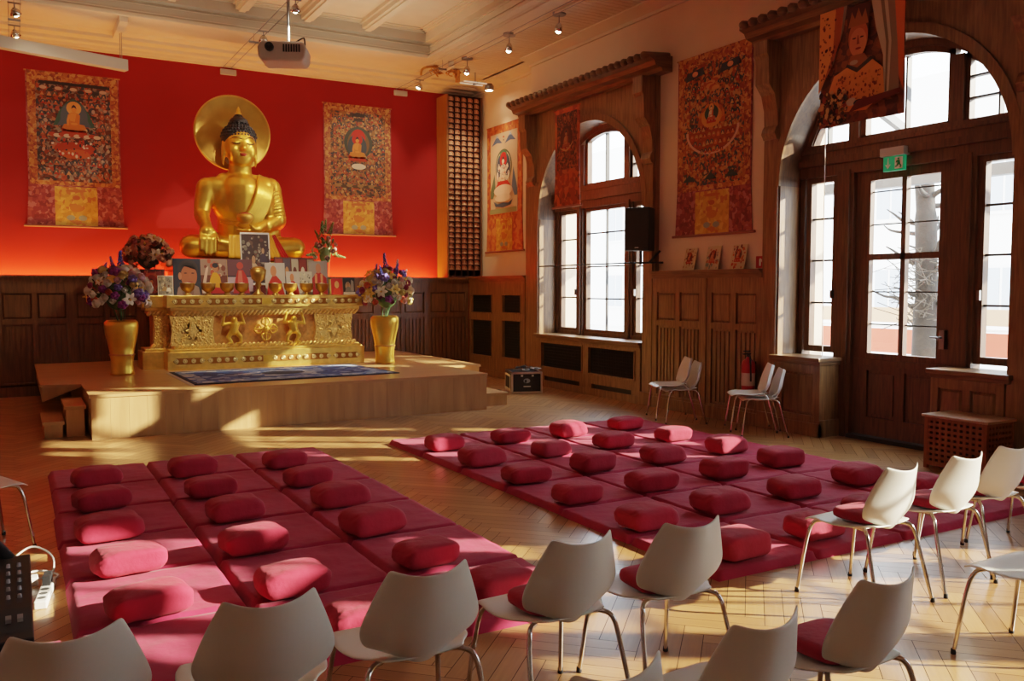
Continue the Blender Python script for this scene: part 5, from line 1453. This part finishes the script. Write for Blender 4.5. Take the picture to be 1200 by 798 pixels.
mb = MB(); mb.box(-w/2-.012, -w/2-.004, -d/2+.05, d/2-.05, .05, .08); mb.box(-w/2-.012, -w/2-.004, -d/2+.05, d/2-.05, h-.08, h-.05); mb.box(-w/2-.012, -w/2-.004, -d/2+.05, -d/2+.08, .08, h-.08); mb.box(-w/2-.012, -w/2-.004, d/2-.08, d/2-.05, .08, h-.08); mb.obj('side_frame', mat('cream_frame', '#d0c8b0', .5), t)
F = Flat(.40, .3, -d/2-.0006, .03); F.ell(.5, .62, .14, .13, '#8a9098', 16); F.ell(.45, .60, .05, .09, '#1a1c20', 12); F.rect(.36, .66, .28, .34, '#b8b8b4'); F.rect(.25, .34, .85, .95, '#c8c8c4'); F.rect(.70, .79, .85, .95, '#c8c8c4'); F.obj('front_marks', t)
t = thing('coiled_cables', 'tangle of black and pale cables lying on top of the flight case', 'cables', (7.40, 12.55, .36))
r = random.Random(9)
for k in range(6):
    mb = MB(); cx, cy, rr = r.uniform(-.1, .15), r.uniform(-.15, .15), r.uniform(.06, .11)
    mb.tube(catmull([(cx+rr*cos(w)*r.uniform(.8, 1.1), cy+rr*sin(w), .012+.012*k*r.uniform(.3, 1)) for w in [i*.9 for i in range(9)]], 4), .009, 6)
    mb.obj('cable_loop', paint('#16161a') if k % 3 else paint('#a8a8a8'), t)
t = thing('cable_bundle', 'small bundle of dark cables between the stage step and flight case', 'cables', (6.75, 12.35, 0))
for k in range(4):
    mb = MB(); mb.tube(catmull([(.10*cos(w)*r.uniform(.7, 1.1), .09*sin(w), .012+.02*k) for w in [i*1.0+k for i in range(8)]], 4), .012, 6); mb.obj('cable_loop', paint('#1c1c20') if k % 2 else paint('#8a8a90'), t)

# ------------------------------------------------------------------ chairs
def make_chair():
    t = thing('stacking_chair', 'x', 'chair')
    def seat(u, v):
        s = u*2-1
        y = .245-.43*v
        w = .205+.045*sin(pi*min(1, v*1.15))-.05*max(0, v-.75)/.25
        z = .452-.02*sin(pi*v)-.035*max(0, (.16-v)/.16)**1.6+.012*abs(s)**3*(v > .2)
        return (s*w, y-.02*(1-abs(s)**2)*(v < .0), z)
    mb = MB(); mb.grid(seat, 14, 16); mb.obj('seat', WHITEP, t, solid=.010, sub=1)
    def back(u, v):
        s = u*2-1
        k = min(1, v/.42)
        w = .10+.130*sin(pi/2*k)**.75 if v < .42 else .230-.088*((v-.42)/.58)**1.25
        z = .425+.345*v+.028*abs(s)**2.2*v**2
        y = -.165-.035*sin(pi/2*min(1, v*2))-.075*v
        y += .075*abs(s)**2*(.35+.65*sin(pi*min(1, .25+v*.6)))
        if v < .25: z += .05*(1-v/.25)*abs(s)**2
        return (s*w, y, z)
    mb = MB(); mb.grid(back, 14, 18); mb.obj('backrest', WHITEP, t, solid=.010, sub=1)
    for s in (-1, 1):
        for f in (1, -1):
            mb = MB()
            pts = [(s*.13, f*.10, .425), (s*.175, f*.15 if f > 0 else -.135, .428), (s*.205, f*.185 if f > 0 else -.17, .405), (s*.222, .212 if f > 0 else -.20, .30), (s*.245, .25 if f > 0 else -.275, .012)]
            mb.tube(catmull(pts, 6), .0105, 10)
            lg = mb.obj('leg', CHROME, t)
            g = MB(); g.lathe([(.012, 0), (.013, .004), (.012, .025), (0, .026)], 10, (s*.246, .251 if f > 0 else -.277, 0)); g.obj('foot_glide', RUBBER, lg)
        mb = MB(); mb.tube([(s*.13, .10, .425), (s*.13, -.10, .425)], .0105, 8); mb.obj('side_rail', CHROME, t)
    mb = MB(); mb.tube([(-.13, .06, .425), (.13, .06, .425)], .009, 8); mb.tube([(-.13, -.08, .425), (.13, -.08, .425)], .009, 8); mb.obj('cross_rail', CHROME, t)
    return t
def make_pad():
    t = MB()
    t.ball((0, 0, .030), (.152, .140, .032), 28, 12, e=.5)
    o = t.obj('seat_cushion', CRIM); return o
chair0 = None; pad0 = None
def chair(x, y, rz, label, group=None, pad=None, z=0.):
    global chair0, pad0
    if chair0 is None:
        chair0 = make_chair(); c = chair0; c.location = (x, y, z); c.rotation_euler = (0, 0, rz); c['label'] = label
    else:
        c = dup(chair0, (x, y, z), rz, label)
        if 'group' in c: del c['group']
    if group: c['group'] = group
    if pad:
        if pad0 is None: pad0 = make_pad(); p = pad0
        else: p = pad0.copy(); COL.objects.link(p)
        px, py = 0.0, -.01
        p.location = (x+px*cos(rz)-py*sin(rz), y+px*sin(rz)+py*cos(rz), .450); p.rotation_euler = (0, 0, rz+random.uniform(-.05, .05))
        tag(p, pad, 'cushion', 'red seat cushions on the chairs')
G1 = 'white chairs in the near left row'; G2 = 'white chairs in the right row'; G3 = 'white chairs in the front row of seats'; G4 = 'white chairs by the oak wall'
row = [(.10, 2.94, .0, 'leftmost white chair of the near row, back cut by the picture bottom left', None),
       (.67, 2.92, -.03, 'second white chair from the left in the near row, in front of the left mats', None),
       (1.22, 2.94, -.02, 'third white chair from the left in the near row, on bare floor and mat edge', None),
       (1.87, 2.98, .05, 'fourth white chair from the left in the near row, red cushion, beside the aisle', 'red cushion on the fourth chair from the left in the near row'),
       (2.42, 2.95, -.03, 'rightmost white chair of the near row, overlapping the right mats', 'red cushion on the rightmost chair of the near row')]
for x, y, rz, lb, pd in row: chair(x, y, rz, lb, G1, pd)
row = [(4.13, 3.23, .06, 'leftmost sunlit white chair of the right row, standing clear of the others', 'red cushion on the leftmost chair of the right row'),
       (4.75, 3.25, .02, 'second sunlit white chair in the right row', 'red cushion on the second chair of the right row'),
       (5.30, 3.30, -.02, 'third sunlit white chair in the right row', 'red cushion on the third chair of the right row'),
       (5.88, 3.32, .0, 'white chair at the right picture edge ending the right row, mostly cut off', 'red cushion on the chair at the right picture edge')]
for x, y, rz, lb, pd in row: chair(x, y, rz, lb, G2, pd)
row = [(1.30, 1.98, .05, 'white chair of the foremost row with only its top corner showing at the bottom', None),
       (1.87, 2.03, .07, 'middle white chair of the foremost row, cut by the picture bottom', None),
       (2.52, 2.10, .02, 'white chair of the foremost row with red cushion, right of the middle', 'red cushion on the foremost row chair at the bottom right'),
       (4.10, 2.24, .02, 'white chair at the right picture edge in the foremost row, showing only its seat front', None)]
for x, y, rz, lb, pd in row: chair(x, y, rz, lb, G3, pd)
a1 = atan2(.59, -.81)-pi/2; a2 = atan2(.42, -.91)-pi/2
chair(7.70, 7.50, a1, 'lower white chair of the stacked pair beside the fire extinguisher', G4)
chair(7.70-.105, 7.50+.078, a1, 'upper white chair of the stacked pair beside the fire extinguisher', G4, z=.055)
chair(7.50, 8.72, a2, 'lower white chair of the stacked pair under the small prints', G4)
chair(7.50-.118, 8.72+.056, a2, 'upper white chair of the stacked pair under the small prints', G4, z=.055)
chair(-.26, 6.74, radians(-68), 'white chair at the left picture edge turned toward the mats')

# ------------------------------------------------------------------ floor mats and cushions
def make_mat(seed):
    mb = MB(); r = random.Random(seed); w, d, h = .852, .878, .048
    def fn(u, v):
        x = (u-.5)*w; y = (v-.5)*d
        e = min(u, 1-u, v, 1-v); z = h*min(1, (e/.035))**.45 if e < .035 else h
        z += .007*noise.noise(Vector((x*5+seed*3, y*5, 0)))*(e > .03)+.004*noise.noise(Vector((x*16+seed*5, y*16, 2)))*(e > .03)
        return (x, y, max(z, 0))
    n = 30
    mb.grid(fn, n, n)
    return mb.obj('floor_mat', CRIMM, None)
mats0 = [make_mat(i) for i in range(3)]
for m in mats0: COL.objects.unlink(m)
used = [False]*3
def put_mat(x, y, label, group, rot=0., sx=1., sy=1.):
    i = random.randrange(3)
    if not used[i]: o = mats0[i]; used[i] = True
    else: o = mats0[i].copy()
    COL.objects.link(o)
    o.location = (x, y, 0); o.rotation_euler = (0, 0, rot); o.scale = (sx, sy, 1)
    tag(o, label, 'mat', group)
def make_cushion(seed):
    r = random.Random(seed); mb = MB()
    nu, nv = 44, 22
    def pw(x, e): return math.copysign(abs(x)**e, x)
    vs = []
    lean = r.uniform(-.02, .02); pin = r.choice((-1, 1))
    for j in range(nv+1):
        ph = -pi/2+pi*j/nv
        for i in range(nu):
            th = 2*pi*i/nu
            cx, cy, cz = pw(cos(ph), .42)*pw(cos(th), .34), pw(cos(ph), .42)*pw(sin(th), .40), pw(sin(ph), .52)
            x, y, z = .205*cx, .135*cy, .076*cz
            if abs(cx) > .75: z *= 1-.22*(abs(cx)-.75)/.25                     # pinched ends
            z += .012*(1-cx*cx)*(cz > 0)
            p = Vector((x*9+seed, y*9, z*9))
            k = noise.noise(p)*.012+noise.noise(p*2.6)*.006
            if cx*pin > .5: k += .008*sin(cy*14+cz*9)*(abs(cx)-.5)
            q = Vector((x, y, z)).normalized()*k
            vs.append((x+q.x, y+q.y+lean*cz, max(z+q.z+.070, .0)))
    fs = [(j*nu+i, j*nu+(i+1) % nu, (j+1)*nu+(i+1) % nu, (j+1)*nu+i) for j in range(nv) for i in range(nu)]
    mb.add(vs, fs, 0, True)
    return mb.obj('meditation_cushion', CRIM, None, sub=1)
cus0 = [make_cushion(i) for i in range(6)]
for m in cus0: COL.objects.unlink(m)
cu = [False]*6; cnt = [0]
def put_cushion(x, y, label, group, rot=0., s=1.):
    i = cnt[0] % 6 if cnt[0] < 6 else random.randrange(6); cnt[0] += 1
    if not cu[i]: o = cus0[i]; cu[i] = True
    else: o = cus0[i].copy()
    COL.objects.link(o)
    o.location = (x, y, .058); o.rotation_euler = (0, 0, rot); o.scale = (s, s, s*random.uniform(.92, 1.08))
    tag(o, label, 'cushion', group)
GM1, GM2 = 'crimson mats of the left block', 'crimson mats of the right block'
GC1, GC2 = 'crimson cushions on the left mats', 'crimson cushions on the right mats'
CL = ['left', 'middle', 'right']; CR = ['leftmost', 'second', 'third', 'rightmost']
ROWY = [8.655, 7.775, 6.895, 6.015, 5.135, 4.255]
def rowname(r): return {0: 'row nearest the stage', 5: 'row nearest the chairs'}.get(r, ordi(r)+' row from the stage')
for c, x in enumerate((.635, 1.48, 2.325)):
    for r, y in enumerate(ROWY):
        put_mat(x+random.uniform(-.006, .006)-(.008 if c == 0 and r > 1 else 0), y, 'crimson floor mat of the left block, %s column, %s' % (CL[c], rowname(r)), GM1, random.uniform(-.004, .004))
for c, x in enumerate((4.02, 4.88, 5.74, 6.60)):
    for r, y in enumerate(ROWY):
        put_mat(x+random.uniform(-.006, .006), y-.01, 'crimson floor mat of the right block, %s column, %s' % (CR[c], rowname(r)), GM2, random.uniform(-.004, .004), 1.015)
put_mat(-.26, 4.25, 'crimson floor mat lying left of the left block beside the mixing desk', None)
Lc = [[(.567, 8.20), (.533, 7.30), (.509, 6.42), (.545, 5.60), (.56, 4.80)],
      [(1.353, 8.22), (1.34, 7.30), (1.36, 6.50), (1.29, 5.63), (1.30, 4.76), (1.45, 3.98)],
      [(2.179, 8.18), (2.15, 7.32), (2.17, 6.52), (2.12, 5.68), (2.15, 4.84), (2.27, 4.12)]]
for c in range(3):
    for r, (x, y) in enumerate(Lc[c]):
        put_cushion(x, y, 'crimson cushion on the left mats, %s column, %s' % (CL[c], rowname(r)), GC1, random.uniform(.02, .22), random.uniform(.95, 1.05) if not (c == 2 and r == 5) else .95)
Rc = [[(3.87, 8.22), (4.68, 8.24), (5.46, 8.27), (6.31, 8.32)], [(3.85, 7.33), (4.67, 7.39), (5.49, 7.45), (6.31, 7.45)],
      [(3.84, 6.48), (4.62, 6.58), (5.44, 6.57), (6.34, 6.64)], [(3.83, 5.67), (4.61, 5.71), (5.48, 5.77), (6.33, 5.9)],
      [(3.86, 4.83), (4.62, 4.90), (5.48, 4.96), (6.34, 5.03)], [(3.94, 4.02), (4.71, 4.08), (5.46, 4.2), (6.42, 4.45)]]
for r in range(6):
    for c in range(4):
        x, y = Rc[r][c]
        put_cushion(x, y, 'crimson cushion on the right mats, %s column, %s' % (CR[c], rowname(r)), GC2, random.uniform(-.05, .16), random.uniform(.95, 1.06))

# ------------------------------------------------------------------ mixing desk, power strip
t = thing('mixing_desk', 'black audio mixing desk with rows of faders at the left picture edge', 'mixing desk', (-.30, 4.92, 0))
mb = MB(); mb.prism([(-.48, .02), (.30, .02), (.30, .34), (-.48, .16)], lambda a, b, d: (d, a, b), -.34, .33); mb.obj('case', BLACK, t, bevel=.008)
sl = .18/.78
def deskpt(x, y, h): return (x, y, .16+(y+.48)*sl+h)
mb = MB()
for k in range(13):
    x = -.30+.048*k
    for (ya, yb) in ((-.18, .22),):
        mb.add([deskpt(x-.012, ya, .004), deskpt(x+.012, ya, .004), deskpt(x+.012, yb, .004), deskpt(x-.012, yb, .004)], [(0,1,2,3)])
mb.obj('channel_strips', paint('#34383e'), t)
mb = MB()
for k in range(13):
    x = -.30+.048*k; p = deskpt(x, -.32, .012); mb.box(p[0]-.012, p[0]+.012, p[1]-.03, p[1]+.03, p[2]-.01, p[2]+.008)
mb.obj('fader_caps', paint('#8a8a86'), t)
mb = MB()
mb.add([deskpt(-.33, -.42, .003), deskpt(.32, -.42, .003), deskpt(.32, -.22, .003), deskpt(-.33, -.22, .003)], [(0,1,2,3)]); mb.obj('fader_panel', paint('#2c2e30'), t)
kn = None
for k in range(13):
    for j in range(5):
        p = deskpt(-.30+.048*k, -.13+.075*j, .004)
        if kn is None: mb = MB(); mb.lathe([(.010, 0), (.008, .018), (0, .019)], 8); kn = mb.obj('knob', paint('#9aa0a4'), t); q = kn
        else: q = kn.copy(); COL.objects.link(q)
        q.location = p
mb = MB(); mb.tube(catmull([(-.25, .30, .30), (-.15, .33, .42), (.12, .33, .42), (.24, .30, .31)], 6), .035, 10); mb.obj('handle', RUBBER, t)
mb = MB(); mb.ball((.31, -.46, .10), .022, 10, 8); mb.obj('corner_cap', CHROME, t)
t = thing('power_strip', 'white power strip with plugs on the floor beside the mixing desk', 'power strip', (.10, 5.52, 0), radians(-8))
mb = MB(); mb.box(-.032, .032, -.22, .22, 0, .045); mb.obj('housing', WHITE, t, bevel=.006)
mb = MB()
for k in range(5): mb.lathe([(.022, .0465), (.020, .0465), (.018, .040)], 14, (0, -.16+.075*k, 0))
mb.obj('sockets', paint('#4a4a48'), t)
for k, c in ((3, '#141416'), (4, '#141416')):
    mb = MB(); mb.box(-.02, .02, -.16+.075*k-.02, -.16+.075*k+.02, .045, .10); mb.obj('plug', paint(c), t)
mb = MB(); mb.tube(catmull([(.0, .22, .02), (.03, .34, .015), (-.08, .44, .02), (-.2, .38, .02), (-.22, .22, .03), (-.34, .05, .02)], 6), .007, 6); o = mb.obj('cable', WHITE, t)
t = thing('plug_adapter', 'small white adapter with black plugs beside the power strip', 'adapter', (.02, 5.78, 0))
mb = MB(); mb.box(-.05, .05, -.04, .04, 0, .05); mb.obj('block', WHITE, t, bevel=.006)
mb = MB(); mb.tube(catmull([(.04, 0, .03), (.12, .06, .02), (.13, .2, .10), (.02, .25, .16), (-.1, .14, .10), (-.13, 0, .02)], 6), .006, 6); mb.obj('cable', paint('#c8c4bc'), t)

# ------------------------------------------------------------------ outside the windows
OUT = mat('terrace_paving', '#d4d0c8', .9, var=.1, vscale=3)
mb = MB(); mb.box(8.95, 60, -40, 60, -.4, -.02); struct(mb, 'ground', OUT)
t = thing('neighbouring_building', 'pale building with rows of windows seen through the glass', 'building', (24, 8, -.4))
mb = MB(); mb.box(0, 6, -30, 34, 0, 8.5); mb.obj('wall', mat('pale_render', '#ece9e4', .9), t)
for k in range(16):
    for z in (1.2, 4.2):
        mb = MB(); y = -26+3.6*k; mb.box(-.06, .02, y-.6, y+.6, z, z+1.6); f = mb.obj('window', paint('#e8e6e2'), t)
        mb = MB(); mb.box(-.08, -.05, y-.5, y-.04, z+.1, z+1.5); mb.box(-.08, -.05, y+.04, y+.5, z+.1, z+1.5); mb.obj('pane', mat('far_pane', '#a4acb4', .2), f)
BARK = mat('bark', '#2e2a26', .95, bump=.6, bscale=16, var=.2, vscale=8)
t = thing('bare_tree', 'bare pollarded tree with grey trunk outside the door', 'tree', (13.1, 9.15, -.02))
mb = MB(); r = random.Random(12)
mb.tube(catmull([(0, 0, 0), (.06, .02, 1.4), (-.02, .0, 2.6), (.05, .1, 3.4), (.0, .16, 3.9)], 6), [.20]*7+[.17]*8+[.15]*6+[.12]*4, 12)
for k in range(16):
    z = r.uniform(1.4, 3.3); a = r.uniform(0, 2*pi); l = r.uniform(.6, 1.15)
    p = [(.05, 0, z)]
    for j in range(4): p.append((p[-1][0]+l/4*cos(a)+r.uniform(-.08, .08), p[-1][1]+l/4*sin(a)+r.uniform(-.08, .08), p[-1][2]+l*r.uniform(.02, .16)))
    q = catmull(p, 3); mb.tube(q, [.05*(1-.85*i/len(q)) for i in range(len(q))], 6)
mb.obj('trunk_and_branches', BARK, t)
mb = MB()
for k in range(90):
    z = r.uniform(1.1, 2.2); a = r.uniform(0, 2*pi); x, y = .3*cos(a), .3*sin(a)
    mb.tube(catmull([(x*.6, y*.6, z), (x+r.uniform(-.2, .2), y+r.uniform(-.2, .2), z+r.uniform(-.1, .2)), (x*1.8+r.uniform(-.3, .3), y*1.8+r.uniform(-.3, .3), z+r.uniform(-.2, .4))], 3), .008, 4, caps=False)
o = mb.obj('twigs', mat('twig', '#4a443c', .9), t); o['kind'] = 'stuff'
PG = mat('pergola_steel', '#565c62', .5)
t = thing('pergola', 'grey steel pergola with glass roof over the terrace outside', 'pergola', (11.6, 6.5, -.02))
for y in (-2.6, 1.15, 4.4):
    mb = MB(); mb.box(-.07, .07, y-.07, y+.07, 0, 3.3); mb.obj('post', PG, t)
    mb = MB(); mb.prism([(-2.4, 4.3), (.1, 3.3), (.1, 3.42), (-2.4, 4.42)], lambda a, b, d: (a, d, b), y-.04, y+.04); mb.obj('rafter', PG, t)
mb = MB(); mb.box(-.08, .08, -4.2, 6, 3.28, 3.44); mb.obj('beam', PG, t)
for y in (-.8, 2.8):
    mb = MB(); mb.prism([(-2.4, 4.3), (.1, 3.3), (.1, 3.38), (-2.4, 4.38)], lambda a, b, d: (a, d, b), y-.025, y+.025); mb.obj('rafter', PG, t)
t = thing('terrace_rail', 'pale wooden terrace rail with a red panel below outside the door', 'railing', (14.2, 10, -.02))
mb = MB(); mb.box(-.04, .04, -6, 6, 1.12, 1.40); mb.obj('rail_board', mat('beige_board', '#c8a888', .8), t)
mb = MB(); mb.box(-.02, .02, -6, 6, .55, 1.0); mb.obj('red_panel', mat('red_panel', '#c05a44', .8), t)
mb = MB(); mb.box(-.03, .03, -6, 6, 1.02, 1.06); mb.obj('white_strip', WHITE, t)
for y in (-5.9, -3, 0, 3, 5.9):
    mb = MB(); mb.box(.03, .11, y-.05, y+.05, 0, 1.4); mb.obj('post', PG, t)
t = thing('folded_parasol', 'small red folded parasol outside the right window', 'parasol', (13.6, 7.0, -.02))
mb = MB(); mb.tube([(0, 0, 0), (0, 0, 2.5)], .025, 8); mb.obj('pole', PG, t)
mb = MB(); mb.lathe([(.05, 2.05), (.14, 2.0), (.10, 2.4), (.02, 2.75), (0, 2.76)], 12, ripple=.15, rn=6); mb.obj('canopy', mat('parasol_red', '#c0302c', .8), t)

# ------------------------------------------------------------------ light
w = bpy.data.worlds.new('World'); SC.world = w; w.use_nodes = True
bg = w.node_tree.nodes['Background']; bg.inputs['Color'].default_value = (.80, .90, 1.0, 1); bg.inputs['Strength'].default_value = 14.0
SUN = Vector((-1, .6, -.466))
d = bpy.data.lights.new('sun', 'SUN'); d.energy = 29; d.color = (1, .87, .66); d.angle = radians(.6)
o = bpy.data.objects.new('sun', d); COL.objects.link(o); o.rotation_euler = SUN.to_track_quat('-Z', 'Y').to_euler(); o.location = (20, -5, 12)
spot_light('statue_spot', (3.46, 11.9, 5.55), (3.35, 14.9, 3.5), 640, size=.55)
spot_light('statue_spot_right', (6.6, 12.2, 5.6), (3.35, 14.9, 3.6), 800, size=.5)
spot_light('altar_spot', (2.2, 10.4, 5.9), (3.3, 13.8, 1.3), 950, size=.62)
spot_light('thangka_spot_left', (.11, 13.65, 5.4), (.95, 16.5, 3.9), 80, size=.9)
spot_light('thangka_spot_right', (6.80, 13.9, 5.4), (5.93, 16.5, 4.1), 150, size=.8)
spot_light('thangka_spot_pale', (8.02, 15.0, 5.5), (8.40, 15.05, 3.2), 60, size=1.3, blend=.9)
spot_light('wall_spot', (7.15, 13.9, 5.6), (7.9, 15.9, 3.8), 200, size=.9)
spot_light('soffit_spot', (7.08, 12.5, 5.6), (8.2, 12.6, 3.0), 60, size=1.4, blend=.9)
spot_light('soffit_spot_near', (7.2, 11.2, 5.6), (8.2, 9.6, 3.6), 90, size=1.2, blend=.9)
def area(name, loc, size, power, col, aim=(0, 0, -1)):
    d = bpy.data.lights.new(name, 'AREA'); d.size = size; d.energy = power; d.color = col
    o = bpy.data.objects.new(name, d); COL.objects.link(o); o.location = loc; o.rotation_euler = Vector(aim).to_track_quat('-Z', 'Y').to_euler(); return o
# added fill lights without fittings: warm upward ones, a paler one over the mats
area('hall_fill', (1.5, 9.5, 5.3), 2.5, 10, (1, .86, .7), (0, 0, 1))
area('hall_fill', (1.5, 13.6, 4.9), 2.0, 12, (1, .78, .55), (0, .2, 1))
area('hall_fill', (5.0, 13.2, 5.1), 2.0, 16, (1, .78, .55), (.2, .2, 1))
area('hall_fill', (1.0, 5.0, 5.2), 3.0, 9, (1, .95, .88), (0, 0, -1))

# ------------------------------------------------------------------ camera
cd = bpy.data.cameras.new('camera'); cd.sensor_width = 36; cd.lens = 1020/1200*36; cd.clip_end = 200
co = bpy.data.objects.new('camera', cd); COL.objects.link(co)
co.location = (0, 0, 1.75); co.rotation_euler = (radians(90-3.49), 0, radians(-29.7))
SC.camera = co
SC.view_settings.view_transform = 'Filmic'
SC.view_settings.look = 'Medium Contrast'
SC.view_settings.exposure = 0.12
